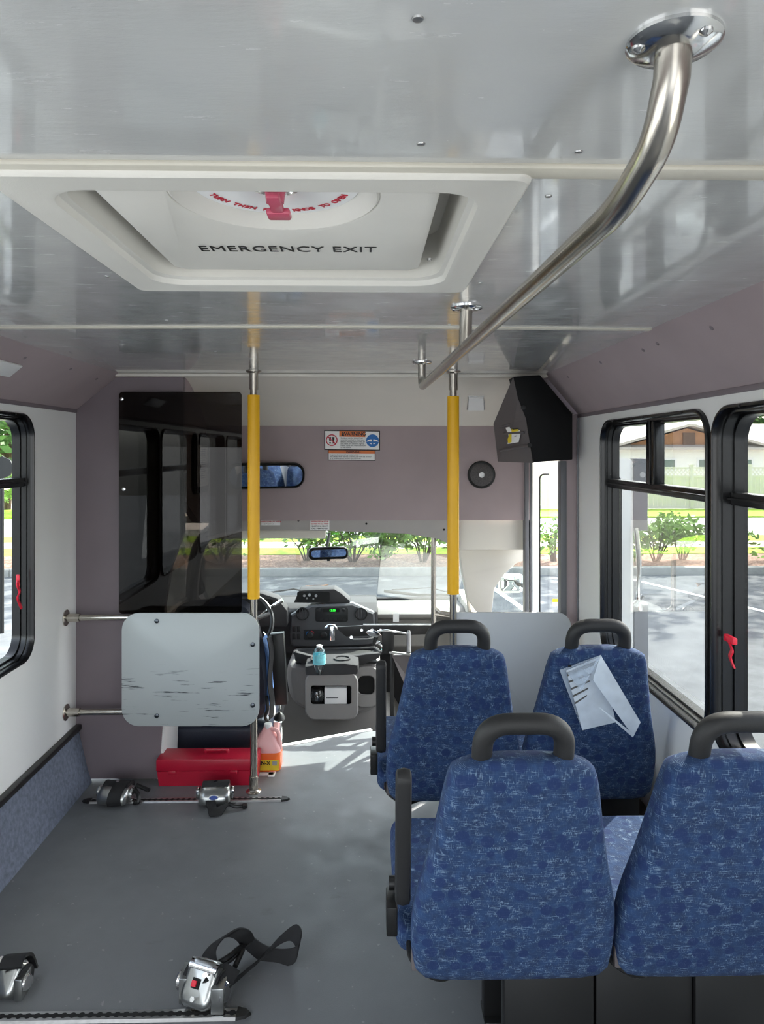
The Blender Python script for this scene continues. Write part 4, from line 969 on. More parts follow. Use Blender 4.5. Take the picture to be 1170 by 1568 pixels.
bm = bmn(); z_ = PB(600, 990, .02); box(bm, (z_.x - .01, Yd + .01, -0.30), (z_.x + .012, Yd + .03, z_.z), .003); obj('support_post', bm, 'black', DO)
# step well ribbed plate
bm = bmn(); prism(bm, [P(600, 1003, 3.98), P(640, 1003, 3.98), P(640, 1060, 3.9), P(618, 1045, 3.9)], (0, .02, 0)); tag(obj('kick_plate', bm, 'greybox', smooth=False), 'brownish grey kick plate below the lever linkage beside the engine cover', 'plate')

# ------------------------------------------------------------------ open entrance door leaves
DL = thing('door_leaf', P(840, 950, 4.15), 'white framed glass door leaf folded outward, seen in the doorway gap', 'door')
Yl = 4.15; X0 = P(813, 700, Yl).x; X1 = X0 + 0.42; zt_ = P(813, 708, Yl).z; zb_ = -0.30
DL.location = ((X0 + X1) / 2, Yl, zb_)
def leaf(X0, X1, Yl, zt_, zb_, fx, ft, root, m='outwhite'):
    cx, cz = (X0 + X1) / 2, (zt_ + zb_) / 2; hw, hh = (X1 - X0) / 2, (zt_ - zb_) / 2
    L = lambda ix, it, r, d: [Vector((a, Yl + d, b)) for a, b in rr(cx, cz - 0, hw - ix, hh - it, r)]
    bm = bmn(); loft(bm, [L(fx, ft, .03, .03), L(0, 0, .03, .03), L(0, 0, .03, 0), L(fx, ft, .03, 0), L(fx, ft, .03, .03)], False, False); fr_ = obj('leaf_frame', bm, m, root)
    bm = bmn(); loft(bm, [L(fx, ft, .03, -.002), L(fx + .008, ft + .008, .025, -.004), L(fx + .008, ft + .008, .025, .01)], False, False); obj('gasket', bm, 'black', fr_)
    bm = bmn(); bm.faces.new([bm.verts.new(p) for p in L(fx, ft, .03, .012)]); obj('pane', bm, 'glass', root, smooth=False)
leaf(X0, X1, Yl, zt_, zb_, 0.048, 0.066, DL)
bm = bmn(); a = P(846, 918, Yl - .006); b = P(861, 928, Yl - .006); box(bm, a, b + Vector((0, .002, 0))); o_ = obj('leaf_sticker', bm, 'paper', DL)
bm = bmn(); box(bm, P(846, 917, Yl - .008), P(861, 922, Yl - .007)); obj('sticker_band', bm, 'yellowink', o_)
Yl = 3.46; X1 = P(970, 700, Yl).x; X0 = XR + 0.075
zt_ = P(960, 702, Yl).z
DL = thing('door_leaf', ((X0 + X1) / 2, Yl, -.3), 'white door leaf folded outward, seen through the first right side window', 'door')
leaf(X0, X1, Yl, zt_, -.3, 0.058, 0.085, DL)
bm = bmn(); box(bm, P(970.3, 702, Yl - .01), P(986, 811, Yl + .04), .003); box(bm, P(972, 925, Yl - .01), P(987, 1200, Yl + .04), .003); obj('leaf_edge', bm, 'doorgrey', DL)
bm = bmn(); tube(bm, fillet([P(974, 808, Yl - .02), P(979, 860, Yl - .03), P(978, 915, Yl - .03), P(981, 935, Yl - .03)], .03), 0.012, 10); tube(bm, [P(972, 928, Yl - .03), P(985, 912, Yl - .03)], .013, 8); obj('hinge_arm', bm, 'chrome', DL)

# ------------------------------------------------------------------ ceiling grab rail
p0 = at(1032, 62, Z=ZC); p1 = at(960, 308, Z=ZC - .098); pm = at(714, 470, Z=ZC); p2 = at(646, 555, Z=ZC)
zr = ZC - 0.098
CR = thing('ceiling_grab_rail', (p1.x, 1.7, zr), 'long bent steel grab rail running under the ceiling on the right', 'rail')
path = fillet([(p0.x, p0.y, ZC), (p0.x - .0, p0.y + .012, ZC - .05), (p1.x, p1.y - .0, zr), (p2.x, p2.y, zr), (p2.x, p2.y + .005, ZC)], 0.045, 8)
path = [Vector((p0.x, p0.y, ZC)), Vector((p0.x, p0.y + .004, ZC - .03))] + fillet([(p0.x, p0.y + .004, ZC - .035), (p0.x + .0, p0.y + .035, ZC - .075), (p1.x, p1.y + .02, zr), (p2.x, p2.y, zr), (p2.x, p2.y, ZC)], 0.06, 8)[1:]
bm = bmn(); tube(bm, path, 0.0155, 20); obj('rail_tube', bm, 'steel', CR)
bm = bmn(); cyl(bm, (pm.x, pm.y, ZC), (pm.x * .9 + .1 * p2.x, pm.y, zr), 0.0155); obj('support', bm, 'steel', CR)
for p in (p0, pm, p2):
    bm = bmn(); lathe(bm, [(0.040, 0), (0.040, -.003), (0.036, -.006), (0.023, -.009), (.019, -.010)], (p.x, p.y, ZC), 32); fo = obj('flange', bm, 'chrome', CR)
    for a in (60, 180, 300):
        bm = bmn(); lathe(bm, [(0.0058, -.004), (0.0055, -.0085), (.002, -.011)], (p.x + .0305 * math.cos(R(a)), p.y + .0305 * math.sin(R(a)), ZC), 12); obj('bolt', bm, 'chrome', fo)

# ------------------------------------------------------------------ roof hatch
H = thing('roof_hatch', ((HX0 + HX1) / 2, (HY0 + HY1) / 2, ZC), 'white EMERGENCY EXIT roof hatch with red knob in the ceiling', 'hatch')
hcx, hcy, hhw, hhh = (HX0 + HX1) / 2, (HY0 + HY1) / 2, (HX1 - HX0) / 2, (HY1 - HY0) / 2
Lh = lambda ex, r, z: [Vector((a, b, z)) for a, b in rr(hcx, hcy, hhw + ex, hhh + ex, r, 8)]
bm = bmn(); loft(bm, [Lh(.052, .02, ZC), Lh(.050, .02, ZC - .010), Lh(.046, .02, ZC - .014), Lh(.036, .02, ZC - .012), Lh(.004, .06, ZC - .014), Lh(-.004, .06, ZC - .012), Lh(-.008, .06, ZC - .002), Lh(-.016, .06, ZC + .002), Lh(-.018, .06, ZC + .085)], False, True); obj('hatch_frame', bm, 'hatchplastic', H)
kx, ky, kr = -0.133, 1.028, 0.152
PX0, PX1, PY0, PY1 = -0.385, 0.105, 0.985, 1.442
pl = []
a0 = math.asin((PY0 - ky) / kr) if abs(PY0 - ky) < kr else 0
pl = [(PX0, PY0 + .02), (PX0, PY1 - .02), (PX0 + .02, PY1), (PX1 - .02, PY1), (PX1, PY1 - .02), (PX1, PY0 + .02), (PX1 - .02, PY0 + .01)]
pl += [(kx + kr * math.cos(R(a)), ky + kr * math.sin(R(a))) for a in range(-8, 189, 7)] + [(PX0 + .02, PY0 + .01)]
bm = bmn(); prism(bm, [(x, y, ZC + .012) for x, y in pl[::-1]], (0, 0, .03), .005); obj('cover_panel', bm, 'hatchplastic', H)
bm = bmn(); prism(bm, [(x, y, ZC + .036) for x, y in rr(hcx - .0, hcy, hhw - .05, hhh - .02, .04)], (0, 0, .02), .004); obj('cover_base', bm, 'hatchplastic', H)
bm = bmn(); loft(bm, [[(kx + r * math.cos(a * PI / 24), ky + r * math.sin(a * PI / 24), z) for a in range(48)] for r, z in ((kr + .006, ZC + .02), (kr - .004, ZC + .012), (.126, ZC + .030), (.123, ZC + .034))], False, False); obj('dish', bm, 'hatchplastic', H)
bm = bmn(); lathe(bm, [(.123, .034), (.123, .030)], (kx, ky, ZC), 48); di = obj('instruction_disc', bm, 'paper', H)
bm = bmn(); lathe(bm, [(.034, .031), (.034, .025), (.027, .023), (.025, .029)], (kx, ky + .0, ZC), 32); obj('knob_ring', bm, 'chrome', H)
bm = bmn(); tube(bm, [(kx, ky, ZC + .03), (kx, ky, ZC + .004)], [.016, .013], 14); box(bm, (kx - .010, ky - .03, ZC + .000), (kx + .010, ky + .05, ZC + .010), .004); box(bm, (kx - .018, ky + .03, ZC - .002), (kx + .018, ky + .062, ZC + .009), .004); obj('knob', bm, 'redclear', H)
text('EMERGENCY EXIT', 0.047, 'ink', H, at(441, 382, Z=ZC + .011), (1, 0, 0), (0, -1, 0), bold=0.0, sx=.80, sp=1.08)
def arc_text(s, r, a0, a1, size, m):
    n = len(s)
    for i, ch in enumerate(s):
        if ch == ' ': continue
        a = R(a0 + (a1 - a0) * i / (n - 1)); p = Vector((kx + r * math.cos(a), ky + r * math.sin(a), ZC + .0292))
        outd = Vector((math.cos(a), math.sin(a), 0)); tan = Vector((math.sin(a), -math.cos(a), 0))
        if (a1 - a0) < 0: text(ch, size, m, di, p, tan, -outd, bold=.0004)
arc_text('TURN THEN PUSH KNOB TO OPEN', 0.106, 158, 22, .0145, 'inkred')
text('TO EXIT', .018, 'inkred', di, (kx + .078, ky + .015, ZC + .0292), (1, 0, 0), (0, -1, 0), bold=.0003)
bm = bmn()
for x, y in ((HX0 + .045, HY1 - .06), (HX1 - .035, HY1 - .06)): lathe(bm, [(.006, .03), (.005, .026)], (x, y, ZC), 12)
obj('screw', bm, 'alu', H)

# ------------------------------------------------------------------ bus seats
def hwid(z):
    tb = [(.378, .15), (.385, .19), (.41, .212), (.46, .218), (.54, .216), (.60, .205), (.66, .190), (.72, .178), (.80, .163), (.86, .153), (.89, .142), (.905, .12), (.915, .07)]
    for (a, x), (b, y) in zip(tb, tb[1:]):
        if a <= z <= b: return x + (y - x) * (z - a) / (b - a)
    return tb[-1][1]
zs = [.378, .381, .386, .395, .41, .44, .48, .52, .56, .60, .64, .68, .72, .76, .80, .84, .87, .89, .90, .908, .913]
ol = [(hwid(z), z) for z in zs] + [(0.03, .9165), (-0.03, .9165)] + [(-hwid(z), z) for z in zs[::-1]] + [(-.07, .376), (.07, .376)]
seat_group = 'blue patterned passenger seats'
def recl(z): return -0.27 * (z - 0.38)
def make_seat(label):
    t = thing('bus_seat', (0, 0, 0), label, 'seat')
    bm = bmn(); cz_ = .63; lps = []
    for sc_, ins, d in ((.10, 0, -.037), (.45, 0, -.036), (.78, 0, -.034), (.90, 0, -.031), (1, .009, -.024), (1, .003, -.013), (1, 0, .0), (1, .002, .03), (1, .012, .05), (.88, 0, .064), (.6, 0, .07), (.1, 0, .07)):
        q = offset_loop(ol, ins) if ins else ol
        lps.append([Vector((x * sc_, d + recl(cz_ + (z - cz_) * sc_), cz_ + (z - cz_) * sc_)) for x, z in q])
    loft(bm, lps, fan=True)
    bk = obj('backrest', bm, 'seat', t, local=True, angle=60)
    bm = bmn(); box(bm, (-.245, 0.075, .36), (.206, .50, .475), .035, 4); obj('seat_cushion', bm, 'seat', t, local=True, angle=60)
    bm = bmn(); zt = .905; hr_ = [( -.082, .86), (-.082, .982), (.082, .982), (.082, .86)]
    pts = fillet([(x, .012 + recl(z), z) for x, z in hr_], 0.055, 8); tube(bm, pts, 0.0205, 18); obj('grab_handle', bm, 'rubber', t, local=True)
    for s in (-1, 1):
        bm = bmn(); lathe(bm, [(.026, .0), (.024, .008), (.021, .010)], (s * .082, .012 + recl(.905), .897), 18); obj('handle_collar', bm, 'black', t, local=True)
    bm = bmn(); box(bm, (-.19, .08, .345), (.19, .46, .362), .006); obj('seat_pan', bm, 'black', t, local=True)
    bm = bmn(); tube(bm, fillet([(-.215, .12, .40), (-.215, .02, .39), (-.15, .0, .362), (-.10, .05, .358), (.10, .05, .358), (.2, .12, .358)], .04), .007, 8); obj('under_bar', bm, 'black', t, local=True)
    for y in (.08, .36):
        bm = bmn(); box(bm, (.0, y - .02, .012), (.205, y + .02, .350), .004); box(bm, (.0, y - .04, 0), (.205, y + .04, .012), .003); obj('leg', bm, 'black', t, local=True)  # legs widened to black slabs that also paint the shade below the seat
    bm = bmn(); box(bm, (-.216, -.026, .405), (-.200, -.010, .455), .004); obj('release_tab', bm, 'greybox', t, local=True)
    return t
def add_arm(t):
    bm = bmn(); pillow(bm, rr(0, 0, .026, .158, .025), [(.010, -.017), (.003, -.014), (0, 0), (.003, .013), (.010, .016)], lambda a, b, c: Vector((-.233 + c, a + .03 + recl(.69 + b) * .6, .69 + b)))
    obj('armrest', bm, 'rubber', t, local=True)
    bm = bmn(); prism(bm, [(-.268, .0, .525), (-.268, .08, .525), (-.268, .09, .47), (-.268, .05, .44), (-.268, .01, .455)], (.024, 0, 0), .004); cyl(bm, (-.262, .05, .55), (-.225, .05, .55), .015, 16)
    obj('armrest_hinge', bm, 'black', t, local=True)
s0 = make_seat('blue patterned window seat nearest the camera, cut off at the right picture edge')
s0.location = (0.749, 1.54, 0); s0['group'] = seat_group
s2 = dup(s0, (0.716, 2.315, 0), 'blue patterned forward window seat with the clear document pouch on its back', seat_group)
s1 = dup(s0, (0.311, 1.54, 0), 'blue patterned aisle seat nearest the camera, with raised black armrest', seat_group); add_arm(s1)
s3 = dup(s0, (0.279, 2.315, 0), 'blue patterned forward aisle seat by the right yellow pole, with raised black armrest', seat_group); add_arm(s3)
for s_ in (s0, s2):
    bm = bmn(); box(bm, (-.225, .07, 0), (-.002, .10, .350), .003); obj('base_panel', bm, 'black', s_, local=True)  # added black sheet standing in for shade under the window seats
# clear document pouch on the back of the forward window seat
dp = thing('document_pouch', (0.72, 2.2, .55), 'clear plastic document pouch hanging twisted on the forward window seat back', 'pouch')
def sb(px, py, lift=0.0):
    # point on that seat's back surface (reclined plane) plus lift toward the rear
    Y = 2.2
    for _ in range(6):
        p = at(px, py, Y=Y); Y = 2.315 - .037 + recl(p.z) - lift
    return at(px, py, Y=Y)
def milky(name, col, opac):
    m = bpy.data.materials.new(name); m.use_nodes = True; t = m.node_tree; t.nodes.clear()
    o = t.nodes.new('ShaderNodeOutputMaterial'); mx = t.nodes.new('ShaderNodeMixShader'); b = t.nodes.new('ShaderNodeBsdfPrincipled')
    b.inputs['Base Color'].default_value = hx(col) + (1,); b.inputs['Roughness'].default_value = .25
    no = noise(t, coords(t, scale=(1, 1, 1)), 14, 3); rm = ramp(t, [(.3, (opac - .12,) * 3), (.7, (opac + .08,) * 3)]); t.links.new(no, rm.inputs[0])
    tr = t.nodes.new('ShaderNodeBsdfTransparent'); t.links.new(rm.outputs[0], mx.inputs[0]); t.links.new(tr.outputs[0], mx.inputs[1]); t.links.new(b.outputs[0], mx.inputs[2]); t.links.new(mx.outputs[0], o.inputs[0]); return m
M['pouchwhite'] = milky('milky_pouch', '#e6eef6', .72); M['pouchclear'] = milky('clear_pouch', '#cfdcea', .34)
def sheet(name, pts, m, lift, parent, th=.0008):
    bm = bmn(); q = [sb(x, y, lift[i] if isinstance(lift, list) else lift) for i, (x, y) in enumerate(pts)]
    n = (q[1] - q[0]).cross(q[-1] - q[0]).normalized() * th
    loft(bm, [q, [v + n for v in q]]); return obj(name, bm, m, parent, smooth=False)
sheet('back_sheet', [(857, 1026), (920, 1003), (941, 1104), (892, 1119)], 'pouchclear', .006, dp)
sheet('printed_card', [(867, 1027), (921, 1005), (943, 1106), (892, 1118)], 'pouchwhite', .010, dp)
sheet('folded_flap', [(920, 1003), (981, 1106), (970, 1128), (908, 1041)], 'pouchwhite', [.016, .04, .045, .024], dp)
sheet('inner_flap', [(921, 1003), (890, 1058), (868, 1030)], 'pouchclear', [.016, .022, .012], dp)
sheet('fold_edge', [(917, 1084), (920, 1084), (970, 1124), (969, 1129)], 'pouchwhite', [.03, .03, .05, .05], dp)
sheet('header_strip', [(868, 1030), (912, 1012), (909, 1019), (869, 1036)], 'inkgrey', .012, dp)
for k in range(4): sheet('printed_line', [(871 + k * 3, 1043 + k * 11), (905 - k * 2, 1031 + k * 11), (905 - k * 2, 1033 + k * 11), (871 + k * 3, 1046 + k * 11)], 'inkgrey', .012, dp)
sheet('clip', [(870, 1019), (875, 1018), (875, 1021), (870, 1022)], 'ink', .012, dp)
# ------------------------------------------------------------------ window release tags
def tagstrap(px, py, X, out, label):
    p = at(px, py, X=X)
    t = thing('release_tag', (p.x, p.y, p.z - .1), label, 'tag')
    bm = bmn(); s = .0024 * p.y
    g = lambda dx, dy, k=0: at(px + dx, py + dy, X=X - out * k)
    ribbon(bm, catmull([g(2, -18, .0), g(-1, -8, .012), g(3, 4, .018), g(0, 14, .02), g(6, 30, .012)], 6), .022, (0.25 * out, 1, 0)); obj('strap', bm, 'redtag', t)
    bm = bmn(); box(bm, g(-3, -22, .0), g(4, -4, .014), .003); obj('latch', bm, 'redtag', t)
tagstrap(1118, 992, XR + .02, 1, 'red release strap on the nearer right side window frame')
tagstrap(27, 902, XL - .015, -1, 'red release strap on the left side window frame')

# ------------------------------------------------------------------ toolbox, jug
a = at(238, 1199, Z=0); Yt_ = 3.215
x0, x1 = P(238, 1190, Yt_).x, P(393, 1190, Yt_).x
TBX = thing('toolbox', ((x0 + x1) / 2, 3.28, 0), 'long red plastic toolbox on the floor behind the left stanchion pole', 'toolbox')
Yt_ = 3.225; hT = P(300, 1165, Yt_).z; hm = P(300, 1181, Yt_).z
bm = bmn(); loft(bm, [[(x0 + .012, Yt_ + .004, 0.001), (x1 - .006, Yt_ + .004, 0.001), (x1 - .006, Yt_ + .122, 0.001), (x0 + .012, Yt_ + .122, 0.001)], [(x0 + .004, Yt_, hm), (x1 - .002, Yt_, hm), (x1 - .002, Yt_ + .122, hm), (x0 + .004, Yt_ + .122, hm)]]); obj('toolbox_body', bm, 'red', TBX)
bm = bmn(); box(bm, (x0, Yt_ - .004, hm + .001), (x1, Yt_ + .124, hT + .008), .006); lid = obj('toolbox_lid', bm, 'red', TBX)
bm = bmn(); xm = (x0 + x1) / 2
tube(bm, fillet([(xm - .02, Yt_ + .07, hT + .006), (xm - .02, Yt_ + .07, hT + .02), (xm + .08, Yt_ + .07, hT + .02), (xm + .08, Yt_ + .07, hT + .006)], .01), .008, 8); obj('carry_handle', bm, 'red', lid)
for px in (263, 358):
    bm = bmn(); q = P(px, 1181, Yt_ - .006); box(bm, (q.x - .018, Yt_ - .010, hm - .012), (q.x + .018, Yt_ - .001, hm + .006), .003); obj('latch', bm, 'red', TBX)
q = P(410, 1183, 3.30); q = Vector((P(411, 1150, 3.42).x, 3.41, -0.0))
JG = thing('fluid_jug', q, 'translucent jug of pink orange fluid with yellow label beside the toolbox', 'jug')
jz = lambda y: P(409, y, 3.36).z
M['orangefl'] = mat('orange_fluid', '#ff7a3a', 0.25, var=0.05); M['pinkjug'] = mat('pink_translucent', '#f3b7b4', 0.35, var=0.05); 
b0 = 0.0
def jl(hw, hd, z, r=.03): return [Vector((q.x + a, 3.41 + b, z)) for a, b in rr(0, 0, hw, hd, r)]
bm = bmn(); loft(bm, [jl(.062, .05, b0 + .001), jl(.066, .055, b0 + .01), jl(.066, .055, jz(1153))]); obj('jug_body', bm, 'orangefl', JG)
bm = bmn(); loft(bm, [jl(.066, .055, jz(1153)), jl(.064, .053, jz(1147)), jl(.045, .04, jz(1132)), jl(.022, .02, jz(1121), .018), jl(.018, .018, jz(1116), .017)]); obj('jug_shoulder', bm, 'pinkjug', JG)
bm = bmn(); lathe(bm, [(.02, jz(1121)), (.02, jz(1116)), (.018, jz(1114))], (q.x, 3.41, 0), 18); obj('jug_cap', bm, 'white', JG)
bm = bmn(); tube(bm, fillet([(q.x + .015, 3.40, jz(1121)), (q.x + .05, 3.39, jz(1122)), (q.x + .062, 3.385, jz(1150))], .02), .010, 10); obj('jug_handle', bm, 'pinkjug', JG)
bm = bmn(); box(bm, (q.x - .058, 3.3535, b0 + .012), (q.x + .058, 3.355, jz(1163))); lb2 = obj('jug_label', bm, 'yellowink', JG)
text('RAIN-X', .024, 'ink', lb2, (q.x - .022, 3.3525, b0 + .045), (1, 0, 0), (0, 0, 1), bold=.0008)
bm = bmn(); box(bm, (q.x + .028, 3.352, b0 + .035), (q.x + .05, 3.4434, b0 + .055)); obj('label_badge', bm, 'alu', lb2)
# small platform that carries the jug and toolbox back edge
bm = bmn(); box(bm, (-1.02, 3.34, -0.1), (-0.463, 3.58, -0.0)); struct('floor', bm, 'floor', smooth=False)

# ------------------------------------------------------------------ floor tracks
def track(x0, x1, y, w, label, nh):
    t = thing('floor_track', ((x0 + x1) / 2, y, 0), label, 'track')
    bm = bmn(); L = x1 - x0
    prism(bm, [(x0, y - w, 0), (x0, y - w * .75, .006), (x0, y + w * .75, .006), (x0, y + w, 0)], (L, 0, 0)); obj('track_rail', bm, 'alu', t, smooth=False)
    bm = bmn(); box(bm, (x0, y - w * .22, .0061), (x1, y + w * .22, .0068))
    for k in range(nh): lathe(bm, [(w * .42, .0062), (w * .42, .0072)], (x0 + L * (k + .5) / nh, y, 0), 12)
    obj('track_slot', bm, 'hole', t, smooth=False)
    for x, s in ((x0, -1), (x1, 1)):
        bm = bmn(); pts = [(x, y - w), (x + s * w * 1.2, y - w * .7), (x + s * w * 1.9, y), (x + s * w * 1.2, y + w * .7), (x, y + w)]
        loft(bm, [[Vector((a, b, 0)) for a, b in pts], [Vector((x + (a - x) * .9, y + (b - y) * .9, .008)) for a, b in pts]]); obj('end_cap', bm, 'black', t)
    return t
yf = at(280, 1226, Z=0).y; yn = at(180, 1557, Z=0).y
track(at(140, 1226, Z=0).x, at(431, 1225, Z=0).x, yf, .020, 'far aluminium floor track in front of the red toolbox', 34)
track(at(-260, 1557, Z=0).x, at(362, 1556, Z=0).x, yn, .021, 'near aluminium floor track at the bottom picture edge', 46)

def retractor(name, base, yaw, sc, label, logo=False, strapdraw=None, body='alu', plate=False):
    """wheelchair tie-down retractor: metal housing, spool, strap, track fitting"""
    base = Vector(base); t = thing(name, base, label, 'tie-down', 'wheelchair tie-down retractors')
    Rz = Matrix.Rotation(yaw, 3, 'Z')
    w = lambda x, y, z: base + Rz @ Vector((x * sc, y * sc, z * sc))
    sz = .78 if body == 'low' else 1.0
    w0 = w; w = lambda x, y, z: w0(x, y, z * sz)
    bm = bmn()
    # U shaped housing: lofted cross sections along x
    loops = []
    for x, s in ((-.052, .78), (-.046, .95), (-.03, 1.0), (.03, 1.0), (.046, .95), (.052, .78)):
        loops.append([w(x, y * s, .012 + (z - .012) * s) for y, z in ((-.045, .012), (-.05, .03), (-.042, .055), (-.015, .072), (.02, .07), (.045, .05), (.05, .02), (.04, .01))])
    if plate:
        nx_ = Rz @ Vector((1, 0, 0)); uu = Rz @ Vector((0, .62, .78)); nn_ = nx_.cross(uu)
        cc_ = base + Vector((0, -.005, .048 * sc))
        pm_ = lambda a, b, c: cc_ + nx_ * a * sc + uu * b * sc + nn_ * c * sc
        pillow(bm, rr(0, 0, .040, .047, .022), [(.012, .022), (.004, .019), (0, .010), (0, -.018)], pm_)
        obj('housing', bm, M['housing'], t, angle=50); bm = bmn()
        bm.free()
        for s in (-1, 1):
            bm = bmn(); box(bm, w(s * .043 - .003, -.028, .004), w(s * .043 + .003, .035, .062), .003); obj('side_plate', bm, M['housing'], t)
        bm = bmn(); tube(bm, [pm_(-.036, .028, .006), pm_(.036, .028, .006)], .017 * sc, 14)
        obj('top_roll', bm, 'chrome', t)
    else:
        loft(bm, loops); obj('housing', bm, M['housing'], t, angle=50)
    for s in (-1, 1):
        bm = bmn(); t2 = bmesh.new(); lathe(t2, [(.018 * sc, -.006 * sc), (.022 * sc, 0), (.018 * sc, .006 * sc)], (0, 0, 0), 16, 'X'); merge(bm, t2, Matrix.Translation(w(s * .058, 0, .04)) @ Rz.to_4x4()); obj('tension_knob', bm, 'chrome', t)
    bm = bmn(); tube(bm, [w(-.045, .012, .04), w(.045, .012, .04)], .034 * sc, 16); obj('strap_roll', bm, 'strap', t)
    bm = bmn(); box(bm, base + Vector((-.02, -.03, .004)) * sc, base + Vector((.02, .04, .016)) * sc, .003); obj('track_fitting', bm, 'steel', t)
    bm = bmn(); tube(bm, [w(.0, .01, .07), w(.0, .01, .084)], .006 * sc, 10); obj('release_button', bm, 'chrome', t)
    return t, w
M['housing'] = mat('zinc_housing', '#aeb0ae', 0.28, 1.0, var=0.1, scale=30)
t, w = retractor('tiedown_retractor', at(330, 1228, Z=0) + Vector((0, 0, .002)), R(4), 1.25, 'silver tie-down retractor with blue oval badge on the middle of the far floor track', body='low')
bm = bmn(); lathe(bm, [(.5, 0), (.5, .5)], (0, 0, 0), 24)
for v in bm.verts:
    x, y, z = v.co; v.co = w(x * .034, -.0445 - z * .004 + (y * .016) * .45, .046 + y * .018)
o_ = obj('oval_badge', bm, 'white', t)
bm = bmn(); lathe(bm, [(.5, 0), (.5, .5)], (0, 0, 0), 24)
for v in bm.verts:
    x, y, z = v.co; v.co = w(x * .029, -.047 - z * .004 + (y * .014) * .45, .046 + y * .014)
obj('badge_centre', bm, 'blueink' if False else mat('badge_blue', '#22418c', .4), t)
bm = bmn(); ribbon(bm, catmull([w(-.01, -.05, .035), w(.0, -.075, .018), w(.015, -.105, .004), w(.035, -.07, .02), w(.06, -.05, .02)], 6), .04, (1, .2, 0)); obj('webbing', bm, 'strap', t)
bm = bmn(); tube(bm, catmull([w(.05, -.05, .02), w(.075, -.06, .012), w(.10, -.055, .010)], 5), .008, 8); lathe(bm, [(.012, 0), (.012, .014)], w(.105, -.055, .002), 10); obj('hook', bm, 'black', t)
t, w = retractor('tiedown_retractor', at(178, 1228, Z=0) + Vector((0, 0, .002)), R(-8), 1.25, 'silver tie-down retractor wrapped in black strap at the left end of the far floor track', body='low')
bm = bmn(); ribbon(bm, catmull([w(.02, -.052, .015), w(.02, -.058, .04), w(.02, -.045, .064), w(.02, -.01, .08), w(.02, .03, .075), w(.02, .05, .05)], 6), .055, (1, 0.15, 0), .003); obj('webbing', bm, 'strap', t)
bm = bmn(); tube(bm, catmull([w(.055, .02, .05), w(.08, .0, .035), (w(.085, -.01, .012)), w(.07, -.01, .006)], 5), .009, 8); tube(bm, [w(.06, .03, .06), w(.11, .02, .045)], .009, 8); obj('hook', bm, 'black', t)
# near ones
bN = at(308, 1546, Z=0)
t, w = retractor('tiedown_retractor', bN + Vector((0, .02, .002)), R(-22), 1.2, 'silver tie-down retractor with long black strap at the right end of the near floor track', plate=True)
nx_ = Matrix.Rotation(R(-22), 3, 'Z') @ Vector((1, 0, 0)); uu = Matrix.Rotation(R(-22), 3, 'Z') @ Vector((0, .62, .78)); nn_ = nx_.cross(uu); cc_ = bN + Vector((0, .015, .002 + .048 * 1.2))
pm_ = lambda a, b, c: cc_ + (nx_ * a + uu * b + nn_ * c) * 1.2
bm = bmn(); prism(bm, [pm_(a, b, .0232) for a, b in ((-.014, -.012), (.006, -.012), (.006, .008), (-.014, .008))], nn_ * .001); obj('slot', bm, 'hole', t)
bm = bmn(); prism(bm, [pm_(a, b, .024) for a, b in ((-.013, -.009), (-.001, -.009), (-.001, .003), (-.013, .003))], nn_ * .006, .001); obj('red_catch', bm, 'redtag', t)
for a, b in ((.018, .018), (.004, -.030)):
    bm = bmn(); tube(bm, [pm_(a, b, .022), pm_(a, b, .034)], .007, 6); obj('hex_bolt', bm, 'chrome', t)
g = lambda px, py, z: at(px, py, Z=z)
bm = bmn(); pts = catmull([g(322, 1482, .07), g(320, 1460, .085), g(335, 1440, .10), g(356, 1428, .105), g(372, 1432, .09), g(378, 1446, .05), g(360, 1462, .04), g(345, 1478, .05)], 7); ribbon(bm, pts, .045, (.8, .25, .35), .0022); obj('webbing', bm, 'strap', t)
bm = bmn(); pts = catmull([g(348, 1510, .03), g(362, 1500, .02), g(395, 1472, .02), g(425, 1442, .045), g(448, 1428, .06), g(458, 1440, .055), g(452, 1462, .03), g(425, 1466, .012), g(400, 1458, .02), g(378, 1440, .035)], 8)
sides = [Vector((.45, .75, .15)).lerp(Vector((.1, .25, .95)), min(1, max(0, (i / len(pts) - .25) * 2.2))) for i in range(len(pts))]
ribbon(bm, pts, .045, sides, .0022); obj('webbing', bm, 'strap', t)
bm = bmn(); tube(bm, catmull([g(330, 1478, .06), g(350, 1465, .07), g(372, 1450, .06), g(360, 1480, .05)], 6), .008, 8); ribbon(bm, [g(318, 1492, .09), g(340, 1488, .085), g(360, 1500, .06)], .05, (.3, .8, .2), .003); obj('hook', bm, 'black', t)
t, w = retractor('tiedown_retractor', at(8, 1530, Z=0) + Vector((0, .02, .002)), R(-15), 1.0, 'silver tie-down retractor cut off at the left picture edge on the near floor track', plate=True)
bm = bmn(); ribbon(bm, catmull([w(-.0, .07, .02), w(.0, .05, .07), w(.01, .01, .095), w(.02, -.02, .085)], 6), .06, (1, .1, 0), .004); obj('webbing', bm, 'strap', t)

